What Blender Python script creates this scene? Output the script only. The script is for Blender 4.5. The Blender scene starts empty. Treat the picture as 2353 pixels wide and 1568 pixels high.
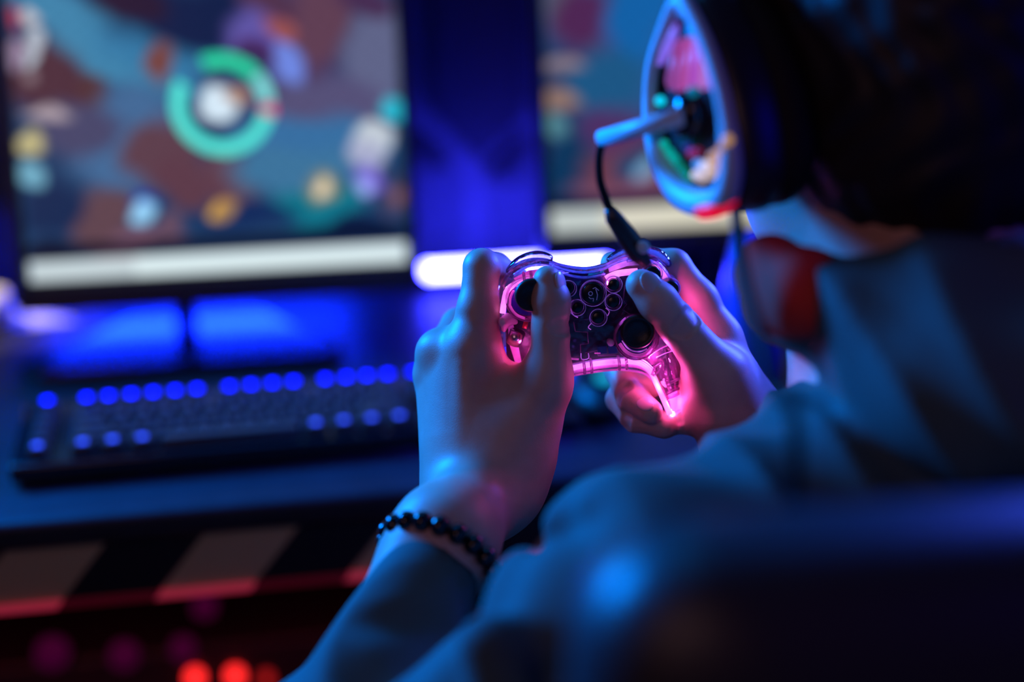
import bpy, bmesh, math, random
import numpy as np
from mathutils import Vector, Matrix

C = bpy.context.scene.collection
sc = bpy.context.scene
random.seed(4)
rng = np.random.RandomState(7)
PI = math.pi

# ------------------------------------------------------------------ camera
CAM = Vector((0.0, 0.0, 1.25))
PITCH = math.radians(20.0)
YAW = math.radians(11.0)
FPX = 3268.0
FOCUS = 0.862
fh = Vector((math.sin(YAW), math.cos(YAW), 0))
RT = Vector((math.cos(YAW), -math.sin(YAW), 0))
ZU = Vector((0, 0, 1))
FW = fh * math.cos(PITCH) - ZU * math.sin(PITCH)
UP = fh * math.sin(PITCH) + ZU * math.cos(PITCH)
cam_data = bpy.data.cameras.new('camera')
cam = bpy.data.objects.new('camera', cam_data)
C.objects.link(cam)
cam.matrix_world = Matrix.Translation(CAM) @ Matrix((RT, UP, -FW)).transposed().to_4x4()
cam_data.sensor_width = 36.0
cam_data.lens = 36.0 * FPX / 2353.0
cam_data.clip_start = 0.02
cam_data.dof.use_dof = True
cam_data.dof.focus_distance = FOCUS
cam_data.dof.aperture_fstop = 1.4
sc.camera = cam

sc.view_settings.view_transform = 'Standard'
sc.view_settings.look = 'None'
sc.view_settings.exposure = 0.0
sc.view_settings.gamma = 1.0
sc.view_settings.use_curve_mapping = False
sc.cycles.use_denoising = True
sc.cycles.max_bounces = 10
sc.cycles.transparent_max_bounces = 24
sc.cycles.sample_clamp_indirect = 6.0

w = bpy.data.worlds.new('world')
sc.world = w
w.use_nodes = True
w.node_tree.nodes['Background'].inputs[0].default_value = (0.0, 0.004, 0.05, 1)
w.node_tree.nodes['Background'].inputs[1].default_value = 0.35


def U(px, py, d):
    """a place at a given distance along the view axis"""
    return CAM + (FW + RT * ((px - 1176.5) / FPX) - UP * ((py - 784.0) / FPX)) * d


def CF(x, y, z):
    """room point from sideways / ahead / height"""
    return RT * x + fh * y + ZU * z


def on_z(px, py, z):
    r = FW + RT * ((px - 1176.5) / FPX) - UP * ((py - 784.0) / FPX)
    return CAM + r * ((z - CAM.z) / r.z)


def on_y(px, py, y):
    r = FW + RT * ((px - 1176.5) / FPX) - UP * ((py - 784.0) / FPX)
    return CAM + r * ((y - CAM.y) / r.y)


def area(name, loc, target, size, power, color, size_y=None, spread=180):
    l = bpy.data.lights.new(name, 'AREA')
    l.spread = math.radians(spread)
    l.energy = power
    l.color = color
    l.size = size
    if size_y:
        l.shape = 'RECTANGLE'
        l.size_y = size_y
    o = bpy.data.objects.new(name, l)
    C.objects.link(o)
    o.location = loc
    o.rotation_euler = (Vector(target) - Vector(loc)).to_track_quat('-Z', 'Y').to_euler()
    return o


HANDS = U(1300, 780, 0.87)
area('cyan_room_lamp', CF(-0.95, 1.36, 1.42), CF(0.0, 0.75, 0.93), 0.35, 12.0, (0.0, 0.21, 1.0), spread=75)
area('violet_room_lamp', CF(0.78, 1.42, 1.32), CF(0.04, 0.84, 0.93), 0.25, 5.0, (0.04, 0.08, 1.0), spread=60)
area('blue_rim_light', CF(-0.25, 1.35, 2.1), CF(0.1, 0.62, 0.9), 0.5, 0.35, (0.0, 0.30, 1.0), spread=60)  # unseen light, added to rim the shoulders and arm tops
area('deep_blue_lamp', CF(1.3, 0.1, 1.6), CF(0.3, 0.65, 1.1), 0.4, 2.2, (0.0, 0.0, 1.0))
area('warm_fill_light', CF(-0.55, -0.5, 1.75), CF(0.05, 0.8, 0.98), 0.5, 1.5, (1.0, 0.50, 0.55))  # unseen warm fill, added for the brown of the hand and the red lining

# ------------------------------------------------------------------ helpers


def tag(o, label=None, cat=None, group=None, kind=None):
    if label:
        o['label'] = label
    if cat:
        o['category'] = cat
    if group:
        o['group'] = group
    if kind:
        o['kind'] = kind
    return o


def empty(name, loc, label=None, cat=None, group=None, rot=None):
    o = bpy.data.objects.new(name, None)
    C.objects.link(o)
    o.empty_display_size = 0.03
    o.location = loc
    if rot is not None:
        o.rotation_euler = rot
    return tag(o, label, cat, group)


def mesh_obj(name, me, m, parent=None):
    o = bpy.data.objects.new(name, me)
    C.objects.link(o)
    if m is not None:
        me.materials.append(m)
    if parent is not None:
        o.parent = parent
        bpy.context.view_layer.update()
        o.matrix_parent_inverse = parent.matrix_world.inverted()
    return o


def obj(name, bm, m, parent=None, smooth=True, local=False):
    me = bpy.data.meshes.new(name)
    bmesh.ops.recalc_face_normals(bm, faces=bm.faces)
    bm.to_mesh(me)
    bm.free()
    if smooth:
        me.polygons.foreach_set('use_smooth', [True] * len(me.polygons))
    o = bpy.data.objects.new(name, me)
    C.objects.link(o)
    if m is not None:
        me.materials.append(m)
    if parent is not None:
        o.parent = parent
        if not local:
            bpy.context.view_layer.update()
            o.matrix_parent_inverse = parent.matrix_world.inverted()
    return o


def auto_smooth(o, deg=35):
    for p in o.data.polygons:
        p.use_smooth = True
    try:
        o.data.set_sharp_from_angle(angle=math.radians(deg))
    except Exception:
        pass
    return o


def bevel(o, wdt, seg=3):
    b = o.modifiers.new('bevel', 'BEVEL')
    b.width = wdt
    b.segments = seg
    b.limit_method = 'ANGLE'
    b.angle_limit = math.radians(35)
    return auto_smooth(o)


def mat(name, color, rough=0.5, metal=0.0, spec=0.5, bump=0.0, bscale=300.0, sss=0.0, var=0.0, vscale=8.0, sssr=(1, .3, .2)):
    m = bpy.data.materials.new(name)
    m.use_nodes = True
    nt = m.node_tree
    b = nt.nodes['Principled BSDF']
    b.inputs['Base Color'].default_value = (*color, 1)
    b.inputs['Roughness'].default_value = rough
    b.inputs['Metallic'].default_value = metal
    b.inputs['Specular IOR Level'].default_value = spec
    tc = nt.nodes.new('ShaderNodeTexCoord')
    if sss:
        b.inputs['Subsurface Weight'].default_value = sss
        b.inputs['Subsurface Radius'].default_value = sssr
        b.inputs['Subsurface Scale'].default_value = 0.006
    if var:
        n = nt.nodes.new('ShaderNodeTexNoise')
        n.inputs['Scale'].default_value = vscale
        n.inputs['Detail'].default_value = 5
        nt.links.new(tc.outputs['Object'], n.inputs['Vector'])
        r = nt.nodes.new('ShaderNodeValToRGB')
        r.color_ramp.elements[0].position = 0.3
        r.color_ramp.elements[1].position = 0.7
        r.color_ramp.elements[0].color = (*[c * (1 - var) for c in color], 1)
        r.color_ramp.elements[1].color = (*[min(1, c * (1 + var)) for c in color], 1)
        nt.links.new(n.outputs['Fac'], r.inputs[0])
        nt.links.new(r.outputs[0], b.inputs['Base Color'])
    if bump:
        n = nt.nodes.new('ShaderNodeTexNoise')
        n.inputs['Scale'].default_value = bscale
        n.inputs['Detail'].default_value = 4
        nt.links.new(tc.outputs['Object'], n.inputs['Vector'])
        bp = nt.nodes.new('ShaderNodeBump')
        bp.inputs['Strength'].default_value = bump
        bp.inputs['Distance'].default_value = 0.001
        nt.links.new(n.outputs['Fac'], bp.inputs['Height'])
        nt.links.new(bp.outputs[0], b.inputs['Normal'])
    return m


def emis(name, color, strength, base=(0.02, 0.02, 0.02), vary=0.0, scale=60):
    m = mat(name, base, 0.4)
    b = m.node_tree.nodes['Principled BSDF']
    b.inputs['Emission Color'].default_value = (*color, 1)
    b.inputs['Emission Strength'].default_value = strength
    if vary:
        nt = m.node_tree
        tc = nt.nodes.new('ShaderNodeTexCoord')
        n = nt.nodes.new('ShaderNodeTexNoise')
        n.inputs['Scale'].default_value = scale
        nt.links.new(tc.outputs['Object'], n.inputs['Vector'])
        mr = nt.nodes.new('ShaderNodeMapRange')
        mr.inputs[1].default_value = 0.3
        mr.inputs[2].default_value = 0.7
        mr.inputs[3].default_value = strength * (1 - vary)
        mr.inputs[4].default_value = strength * (1 + vary)
        nt.links.new(n.outputs['Fac'], mr.inputs[0])
        nt.links.new(mr.outputs[0], b.inputs['Emission Strength'])
    return m


def clear(name, tint, gloss_tint, rough=0.04, ior=1.5, bump=0.0, scale=60, body=0.0, bodycol=(1, .3, .9)):
    """thin clear plastic: passes light, mirrors at grazing angles, a little scattering in the wall"""
    m = bpy.data.materials.new(name)
    m.use_nodes = True
    nt = m.node_tree
    nt.nodes.clear()
    out = nt.nodes.new('ShaderNodeOutputMaterial')
    tr = nt.nodes.new('ShaderNodeBsdfTransparent')
    tr.inputs[0].default_value = (*tint, 1)
    gl = nt.nodes.new('ShaderNodeBsdfGlossy')
    gl.inputs[0].default_value = (*gloss_tint, 1)
    gl.inputs['Roughness'].default_value = rough
    fr = nt.nodes.new('ShaderNodeFresnel')
    fr.inputs[0].default_value = ior
    mx = nt.nodes.new('ShaderNodeMixShader')
    nt.links.new(fr.outputs[0], mx.inputs[0])
    last = tr.outputs[0]
    if body:
        df = nt.nodes.new('ShaderNodeBsdfTranslucent')
        df.inputs[0].default_value = (*bodycol, 1)
        m2 = nt.nodes.new('ShaderNodeMixShader')
        m2.inputs[0].default_value = body
        nt.links.new(tr.outputs[0], m2.inputs[1])
        nt.links.new(df.outputs[0], m2.inputs[2])
        last = m2.outputs[0]
    nt.links.new(last, mx.inputs[1])
    nt.links.new(gl.outputs[0], mx.inputs[2])
    nt.links.new(mx.outputs[0], out.inputs[0])
    if bump:
        tc = nt.nodes.new('ShaderNodeTexCoord')
        n = nt.nodes.new('ShaderNodeTexNoise')
        n.inputs['Scale'].default_value = scale
        nt.links.new(tc.outputs['Object'], n.inputs['Vector'])
        bp = nt.nodes.new('ShaderNodeBump')
        bp.inputs['Strength'].default_value = bump
        bp.inputs['Distance'].default_value = 0.004
        nt.links.new(n.outputs['Fac'], bp.inputs['Height'])
        nt.links.new(bp.outputs[0], gl.inputs['Normal'])
        nt.links.new(bp.outputs[0], fr.inputs['Normal'])
    return m


def add_box(bm, c, s, M=None):
    r = bmesh.ops.create_cube(bm, size=1.0)
    T = Matrix.Translation(Vector(c)) @ Matrix.Diagonal((*s, 1))
    if M is not None:
        T = M @ T
    bmesh.ops.transform(bm, matrix=T, verts=r['verts'])
    return r['verts']


def add_cyl(bm, a, b, r1, r2=None, seg=24, caps=True):
    a, b = Vector(a), Vector(b)
    r2 = r1 if r2 is None else r2
    r = bmesh.ops.create_cone(bm, cap_ends=caps, segments=seg, radius1=r1, radius2=r2, depth=(b - a).length)
    q = (b - a).to_track_quat('Z', 'Y').to_matrix().to_4x4()
    bmesh.ops.transform(bm, matrix=Matrix.Translation((a + b) / 2) @ q, verts=r['verts'])
    return r['verts']


def add_lathe(bm, prof, M=None, seg=32):
    """prof: (radius, height) pairs round Z"""
    M = M or Matrix.Identity(4)
    rings = []
    for r, z in prof:
        if r < 1e-6:
            rings.append([bm.verts.new(M @ Vector((0, 0, z)))])
        else:
            rings.append([bm.verts.new(M @ Vector((r * math.cos(2 * PI * i / seg), r * math.sin(2 * PI * i / seg), z))) for i in range(seg)])
    for A, B in zip(rings[:-1], rings[1:]):
        for i in range(seg):
            j = (i + 1) % seg
            if len(A) == 1 and len(B) == 1:
                continue
            if len(A) == 1:
                bm.faces.new((A[0], B[i], B[j]))
            elif len(B) == 1:
                bm.faces.new((A[i], B[0], A[j]))
            else:
                bm.faces.new((A[i], B[i], B[j], A[j]))
    return bm


def catmull(pts, n=8, closed=False):
    pts = [Vector(p) for p in pts]
    out = []
    m = len(pts)
    rngk = range(m) if closed else range(m - 1)
    for k in rngk:
        if closed:
            p0, p1, p2, p3 = pts[(k - 1) % m], pts[k], pts[(k + 1) % m], pts[(k + 2) % m]
        else:
            p0, p1, p2, p3 = pts[max(k - 1, 0)], pts[k], pts[k + 1], pts[min(k + 2, m - 1)]
        for i in range(n):
            t = i / n
            out.append(0.5 * ((2 * p1) + (p2 - p0) * t + (2 * p0 - 5 * p1 + 4 * p2 - p3) * t * t + (3 * p1 - p0 - 3 * p2 + p3) * t ** 3))
    if not closed:
        out.append(pts[-1])
    return out


def add_tube(bm, pts, r, seg=12, closed=False, flat=None, flatn=None):
    """tube through points; r a number or a list; flat squashes along flatn"""
    pts = [Vector(p) for p in pts]
    n = len(pts)
    rs = r if isinstance(r, (list, tuple)) else [r] * n
    rings = []
    up = None
    for i, p in enumerate(pts):
        if closed:
            t = (pts[(i + 1) % n] - pts[(i - 1) % n]).normalized()
        else:
            t = (pts[min(i + 1, n - 1)] - pts[max(i - 1, 0)]).normalized()
        if flatn is not None:
            up = Vector(flatn)
        elif up is None:
            up = Vector((0, 0, 1)) if abs(t.z) < 0.9 else Vector((1, 0, 0))
        s = t.cross(up).normalized()
        up2 = s.cross(t).normalized()
        if flatn is None:
            up = up2
        k = flat if flat else 1.0
        rings.append([bm.verts.new(p + s * math.cos(2 * PI * j / seg) * rs[i] + up2 * math.sin(2 * PI * j / seg) * rs[i] * k) for j in range(seg)])
    m = n if closed else n - 1
    for i in range(m):
        A, B = rings[i], rings[(i + 1) % n]
        for j in range(seg):
            bm.faces.new((A[j], A[(j + 1) % seg], B[(j + 1) % seg], B[j]))
    if not closed:
        bm.faces.new(rings[0])
        bm.faces.new(rings[-1])
    return bm


def add_prism(bm, poly, z0, z1, M=None):
    M = M or Matrix.Identity(4)
    a = [bm.verts.new(M @ Vector((x, y, z0))) for x, y in poly]
    b = [bm.verts.new(M @ Vector((x, y, z1))) for x, y in poly]
    bm.faces.new(a)
    bm.faces.new(b)
    n = len(poly)
    for i in range(n):
        j = (i + 1) % n
        bm.faces.new((a[i], a[j], b[j], b[i]))


# ---- implicit surfaces: smooth blends of tapered limbs, turned into one skin
def cap(a, b, ra, rb=None, k=0.006, flat=None, fn=None, op='u'):
    return dict(t='c', a=np.array(a, float), b=np.array(b, float), ra=ra, rb=ra if rb is None else rb, k=k, flat=flat, fn=None if fn is None else np.array(Vector(fn).normalized()), op=op)


def ell(c, R, axes=None, k=0.01, op='u'):
    return dict(t='e', c=np.array(c, float), R=np.array(R, float), A=None if axes is None else np.array([list(Vector(v).normalized()) for v in axes]), k=k, op=op)


def prim_bounds(p):
    if p['t'] == 'c':
        r = max(p['ra'], p['rb'])
        return np.minimum(p['a'], p['b']) - r, np.maximum(p['a'], p['b']) + r
    r = p['R'].max()
    return p['c'] - r, p['c'] + r


def prim_eval(p, X, Y, Z):
    if p['t'] == 'c':
        a, b = p['a'], p['b']
        ba = b - a
        L2 = max(float(ba @ ba), 1e-12)
        qx, qy, qz = X - a[0], Y - a[1], Z - a[2]
        t = np.clip((qx * ba[0] + qy * ba[1] + qz * ba[2]) / L2, 0, 1)
        qx = qx - t * ba[0]
        qy = qy - t * ba[1]
        qz = qz - t * ba[2]
        dd = qx * qx + qy * qy + qz * qz
        if p['flat']:
            n = p['fn']
            s = p['flat']
            dd = dd + (s * s - 1) * (qx * n[0] + qy * n[1] + qz * n[2]) ** 2
        return np.sqrt(dd) - (p['ra'] + (p['rb'] - p['ra']) * t)
    c, R = p['c'], p['R']
    qx, qy, qz = X - c[0], Y - c[1], Z - c[2]
    if p['A'] is not None:
        A = p['A']
        u = qx * A[0][0] + qy * A[0][1] + qz * A[0][2]
        v = qx * A[1][0] + qy * A[1][1] + qz * A[1][2]
        ww = qx * A[2][0] + qy * A[2][1] + qz * A[2][2]
    else:
        u, v, ww = qx, qy, qz
    k0 = np.sqrt((u / R[0]) ** 2 + (v / R[1]) ** 2 + (ww / R[2]) ** 2)
    k1 = np.sqrt((u / R[0] ** 2) ** 2 + (v / R[1] ** 2) ** 2 + (ww / R[2] ** 2) ** 2) + 1e-9
    return k0 * (k0 - 1.0) / k1


def field(prims, lo, hi, h, post=None):
    lo = np.array(lo, float)
    hi = np.array(hi, float)
    n = np.ceil((hi - lo) / h).astype(int) + 1
    V = np.full(n, 0.05, np.float32)
    ax = [(lo[i] + h * np.arange(n[i])).astype(np.float32) for i in range(3)]
    for p in prims:
        bl, bh = prim_bounds(p)
        m = p['k'] + 3 * h + 0.004
        i0 = np.maximum(np.floor((bl - m - lo) / h).astype(int), 0)
        i1 = np.minimum(np.ceil((bh + m - lo) / h).astype(int) + 1, n)
        if (i1 <= i0).any():
            continue
        s = tuple(slice(a, b) for a, b in zip(i0, i1))
        X = ax[0][s[0]][:, None, None]
        Y = ax[1][s[1]][None, :, None]
        Z = ax[2][s[2]][None, None, :]
        d = prim_eval(p, X, Y, Z).astype(np.float32)
        v = V[s]
        k = p['k']
        if p['op'] == 'u':
            hh = np.maximum(k - np.abs(v - d), 0) / k
            V[s] = np.minimum(v, d) - hh * hh * k * 0.25
        else:
            hh = np.maximum(k - np.abs(v + d), 0) / k
            V[s] = np.maximum(v, -d) + hh * hh * k * 0.25
    if post is not None:
        V = V + post(ax[0][:, None, None], ax[1][None, :, None], ax[2][None, None, :]).astype(np.float32)
    return V, lo, h


def nets(V, lo, h, relax=2):
    ins = V < 0
    n = V.shape
    c = ins.astype(np.int8)
    s = sum(c[i:n[0] - 1 + i, j:n[1] - 1 + j, k:n[2] - 1 + k] for i in (0, 1) for j in (0, 1) for k in (0, 1))
    act = (s > 0) & (s < 8)
    I = np.argwhere(act)
    idx = np.full(act.shape, -1, np.int64)
    idx[act] = np.arange(len(I))
    acc = np.zeros((len(I), 3))
    cnt = np.zeros(len(I))
    cor = [(i, j, k) for i in (0, 1) for j in (0, 1) for k in (0, 1)]
    vals = {q: V[I[:, 0] + q[0], I[:, 1] + q[1], I[:, 2] + q[2]] for q in cor}
    for a in cor:
        for d in range(3):
            if a[d] == 0:
                b = list(a)
                b[d] = 1
                b = tuple(b)
                va, vb = vals[a], vals[b]
                m = (va < 0) != (vb < 0)
                t = np.where(m, va / np.where(m, va - vb, 1), 0)
                pt = np.array(a, float)[None, :] + np.zeros((len(I), 3))
                pt[:, d] += t
                acc[m] += pt[m]
                cnt[m] += 1
    P = lo + h * (I + acc / cnt[:, None])
    quads = []
    for d in range(3):
        e, f = (d + 1) % 3, (d + 2) % 3
        sl0 = [slice(None)] * 3
        sl1 = [slice(None)] * 3
        sl0[d] = slice(0, n[d] - 1)
        sl1[d] = slice(1, n[d])
        A, B = ins[tuple(sl0)], ins[tuple(sl1)]
        E = np.argwhere(A != B)
        if not len(E):
            continue
        ok = (E[:, e] > 0) & (E[:, f] > 0) & (E[:, e] < n[e] - 1) & (E[:, f] < n[f] - 1)
        E = E[ok]
        flip = A[E[:, 0], E[:, 1], E[:, 2]]

        def g(de, df):
            Q = E.copy()
            Q[:, e] += de
            Q[:, f] += df
            return idx[Q[:, 0], Q[:, 1], Q[:, 2]]
        q = np.stack([g(-1, -1), g(0, -1), g(0, 0), g(-1, 0)], 1)
        q[~flip] = q[~flip][:, ::-1]
        quads.append(q)
    F = np.concatenate(quads)
    F = F[(F >= 0).all(1)]
    for _ in range(relax):
        S = np.zeros_like(P)
        ct = np.zeros(len(P))
        for a in range(4):
            b = (a + 1) % 4
            np.add.at(S, F[:, a], P[F[:, b]])
            np.add.at(S, F[:, b], P[F[:, a]])
            np.add.at(ct, F[:, a], 1)
            np.add.at(ct, F[:, b], 1)
        g = ct > 0
        P[g] = 0.4 * P[g] + 0.6 * S[g] / ct[g][:, None]
    return P, F


def np_mesh(name, P, F):
    me = bpy.data.meshes.new(name)
    me.vertices.add(len(P))
    me.vertices.foreach_set('co', P.astype(np.float32).ravel())
    me.loops.add(F.size)
    me.polygons.add(len(F))
    me.loops.foreach_set('vertex_index', F.astype(np.int32).ravel())
    me.polygons.foreach_set('loop_start', np.arange(0, F.size, F.shape[1], dtype=np.int32))
    me.polygons.foreach_set('loop_total', np.full(len(F), F.shape[1], np.int32))
    me.update(calc_edges=True)
    me.validate()
    me.polygons.foreach_set('use_smooth', [True] * len(me.polygons))
    return me


def isomesh(name, prims, h, lo=None, hi=None, post=None, relax=2):
    if lo is None:
        bs = [prim_bounds(p) for p in prims if p['op'] == 'u']
        lo = np.min([b[0] for b in bs], 0) - 0.012
        hi = np.max([b[1] for b in bs], 0) + 0.012
    V, l, hh = field(prims, lo, hi, h, post)
    P, F = nets(V, l, hh, relax)
    return P, F


# ------------------------------------------------------------------ materials
M_wall = mat('painted wall', (0.05, 0.05, 0.065), 0.75, bump=0.15, bscale=120, var=0.12)
M_floor = mat('dark floor', (0.05, 0.05, 0.055), 0.35, bump=0.1, bscale=40, var=0.3)
M_desk = mat('dark desk laminate', (0.026, 0.026, 0.034), 0.45, spec=0.3, bump=0.25, bscale=500, var=0.25, vscale=14)
M_plastic = mat('black plastic', (0.022, 0.022, 0.026), 0.38, bump=0.1, bscale=800)
M_gloss = mat('glossy black plastic', (0.012, 0.012, 0.016), 0.16)
M_bezel = mat('monitor bezel plastic', (0.05, 0.05, 0.06), 0.35)
M_key = mat('keycap plastic', (0.05, 0.05, 0.055), 0.28, bump=0.1, bscale=900)
M_skin = mat('skin', (0.56, 0.33, 0.25), 0.46, bump=0.14, bscale=1300, sss=0.12, var=0.10, vscale=45)
M_nail = mat('fingernail', (0.62, 0.40, 0.36), 0.22)
M_jacket = mat('jacket cloth', (0.065, 0.105, 0.095), 0.85, spec=0.25, bump=0.4, bscale=900, var=0.15)
M_hair = mat('dark hair', (0.012, 0.010, 0.010), 0.6, bump=0.6, bscale=320)
M_red = mat('red cloth', (0.85, 0.07, 0.05), 0.9, spec=0.15, bump=0.3, bscale=700)
M_blue_plastic = mat('pale headset plastic', (0.55, 0.75, 0.78), 0.4)
M_foam = mat('black leatherette', (0.010, 0.010, 0.012), 0.7, spec=0.2, bump=0.3, bscale=250)
M_chair = mat('black chair leather', (0.03, 0.03, 0.035), 0.42, spec=0.45, bump=0.3, bscale=260)
M_bead = mat('black stone bead', (0.006, 0.006, 0.008), 0.14)
M_cable = mat('black rubber', (0.010, 0.010, 0.011), 0.7, spec=0.2)
M_metal = mat('brushed steel', (0.55, 0.57, 0.56), 0.25, metal=1.0)
M_red_plastic = mat('red plastic trim', (0.6, 0.03, 0.03), 0.35)

# ------------------------------------------------------------------ the room
DZ = 0.75
desk_front = on_z(500, 1166, DZ).y
desk_back = on_z(975, 632, DZ).y + 0.045
wall_y = desk_back + 0.012


def struct(name, bm, m, smooth=False, parent=None):
    o = obj(name, bm, m, parent, smooth=smooth)
    if parent is None:
        o['kind'] = 'structure'
    return o


bm = bmesh.new()
add_box(bm, (0.2, 0.3, -0.05), (5.2, 3.6, 0.1))
struct('floor', bm, M_floor)
bm = bmesh.new()
add_box(bm, (0.2, wall_y + 0.05, 1.3), (5.2, 0.1, 2.6))
struct('wall_back', bm, M_wall)
bm = bmesh.new()
add_box(bm, (-2.45, 0.3, 1.3), (0.1, 3.6, 2.6))
struct('wall_left', bm, M_wall)
bm = bmesh.new()
add_box(bm, (2.85, 0.3, 1.3), (0.1, 3.6, 2.6))
struct('wall_right', bm, M_wall)
bm = bmesh.new()
add_box(bm, (0.2, 0.3, 2.65), (5.2, 3.6, 0.1))
struct('ceiling', bm, M_wall)
bm = bmesh.new()
add_box(bm, (0.2, wall_y - 0.006, 0.05), (5.0, 0.012, 0.1))
struct('baseboard_back', bm, M_plastic)

# raised Y shaped seams of the wall panelling, seen in the gap between the monitors
bm = bmesh.new()
J = on_y(1092, 395, wall_y)
for q in ((958, 255), (1215, 262), (1092, 640)):
    e = on_y(q[0], q[1], wall_y)
    d = (e - J)
    e = J + d * 1.25
    add_tube(bm, [J, e], 0.013, seg=8, flat=0.35, flatn=(0, -1, 0))
o = struct('trim_1', bm, mat('wall panel seam', (0.07, 0.07, 0.09), 0.6))
bm = bmesh.new()
dd = on_y(1092, 100, wall_y)
hexr = abs(on_y(1240, 100, wall_y).x - dd.x)
pa = [on_y(q[0], q[1], wall_y) for q in ((992, -260), (992, 255), (1095, 362), (1200, 262), (1200, -260))]
add_prism(bm, [(p.x, p.z) for p in pa], 0, 0.02, Matrix(((1, 0, 0, 0), (0, 0, -1, wall_y), (0, 1, 0, 0), (0, 0, 0, 1))))
o = struct('wall_panel', bm, mat('dark acoustic panel', (0.02, 0.02, 0.026), 0.9, bump=0.5, bscale=200))

for pl_ in ([(970, 318), (1036, 382), (970, 380)], [(1118, 398), (1150, 372), (1196, 322), (1196, 408), (1118, 410)]):
    bm = bmesh.new()
    pa = [on_y(q[0], q[1], wall_y) for q in pl_]
    add_prism(bm, [(p.x, p.z) for p in pa], 0, 0.02, Matrix(((1, 0, 0, 0), (0, 0, -1, wall_y), (0, 1, 0, 0), (0, 0, 0, 1))))
    struct('wall_panel', bm, bpy.data.materials['dark acoustic panel'])

# ------------------------------------------------------------------ desk
desk = empty('desk', (0, desk_front + 0.36, 0), 'long dark desk carrying two monitors and a keyboard, hazard striped front panel', 'desk')
X0, X1 = -1.15, 1.45
bm = bmesh.new()
add_box(bm, ((X0 + X1) / 2, (desk_front + desk_back) / 2, DZ - 0.0125), (X1 - X0, desk_back - desk_front, 0.025))
o = obj('desk_top', bm, M_desk, desk)
bevel(o, 0.008, 4)
mh = bpy.data.materials.new('hazard stripes')
mh.use_nodes = True
nt = mh.node_tree
b = nt.nodes['Principled BSDF']
b.inputs['Roughness'].default_value = 0.55
tc = nt.nodes.new('ShaderNodeTexCoord')
sx = nt.nodes.new('ShaderNodeSeparateXYZ')
nt.links.new(tc.outputs['Object'], sx.inputs[0])


def mth(op, a, b_=None, v=None):
    n = nt.nodes.new('ShaderNodeMath')
    n.operation = op
    nt.links.new(a, n.inputs[0])
    if b_ is not None:
        nt.links.new(b_, n.inputs[1])
    if v is not None:
        n.inputs[1].default_value = v
    return n.outputs[0]


zz = mth('MULTIPLY', sx.outputs['Z'], v=0.80)
t_ = mth('SUBTRACT', sx.outputs['X'], zz)
t_ = mth('ADD', t_, v=10.0)
STRIPE = 0.150
t_ = mth('DIVIDE', t_, v=STRIPE)
t_ = mth('FRACT', t_)
t_ = mth('GREATER_THAN', t_, v=0.5)
mxr = nt.nodes.new('ShaderNodeMix')
mxr.data_type = 'RGBA'
nt.links.new(t_, mxr.inputs[0])
mxr.inputs[6].default_value = (0.008, 0.008, 0.01, 1)
mxr.inputs[7].default_value = (0.62, 0.45, 0.20, 1)
nt.links.new(mxr.outputs[2], b.inputs['Base Color'])
fp_y = desk_front + 0.012
FPB = on_y(500, 1345, fp_y).z
bm = bmesh.new()
add_box(bm, ((X0 + X1) / 2, fp_y + 0.008, (DZ - 0.025 + FPB) / 2), (X1 - X0 - 0.04, 0.016, DZ - 0.025 - FPB))
o = obj('front_panel', bm, mh, desk, smooth=False)
o['label'] = 'yellow and black hazard striped panel'
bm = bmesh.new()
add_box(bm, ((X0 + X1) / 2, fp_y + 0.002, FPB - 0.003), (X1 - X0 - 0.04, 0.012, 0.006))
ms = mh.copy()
ms.name = 'stripes with painted red glint'
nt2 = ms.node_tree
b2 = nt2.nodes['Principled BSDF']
b2.inputs['Emission Color'].default_value = (1.0, 0.01, 0.10, 1)  # emission paints a red glint on the panel's lower edge
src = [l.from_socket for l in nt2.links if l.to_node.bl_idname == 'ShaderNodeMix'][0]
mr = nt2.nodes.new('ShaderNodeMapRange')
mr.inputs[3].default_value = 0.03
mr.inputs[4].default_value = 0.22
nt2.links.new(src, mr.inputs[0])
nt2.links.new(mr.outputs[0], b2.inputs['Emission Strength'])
o = obj('glow_strip', bm, ms, desk, smooth=False)
o['label'] = 'red glint painted along the panel edge'
for x in (X0 + 0.04, X1 - 0.04):
    bm = bmesh.new()
    add_box(bm, (x, (desk_front + desk_back) / 2, (DZ - 0.03) / 2), (0.04, desk_back - desk_front - 0.1, DZ - 0.03))
    bevel(obj('leg', bm, M_plastic, desk), 0.004)
bm = bmesh.new()
add_box(bm, ((X0 + X1) / 2, desk_back - 0.16, 0.50), (X1 - X0 - 0.1, 0.02, 0.40))
obj('back_panel', bm, M_plastic, desk, smooth=False)

# ------------------------------------------------------------------ LED light bar behind the monitors
la = on_z(975, 632, DZ + 0.018)
lb_x = on_z(1395, 610, DZ + 0.018).x
bar = empty('light_bar', (la.x, la.y, DZ), 'glaring blue-white light bar lying on desk behind the monitors', 'lamp')
bm = bmesh.new()
add_box(bm, ((la.x + lb_x) / 2, la.y + 0.006, DZ + 0.010), (lb_x - la.x + 0.02, 0.026, 0.018))
bevel(obj('housing', bm, M_plastic, bar), 0.003)
bm = bmesh.new()
add_box(bm, ((la.x + lb_x) / 2, la.y, DZ + 0.021), (lb_x - la.x, 0.014, 0.016))
M_led = emis('blue LED bar', (0.028, 0.028, 1.0), 170.0)
bevel(obj('diffuser', bm, M_led, bar), 0.003)
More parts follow.
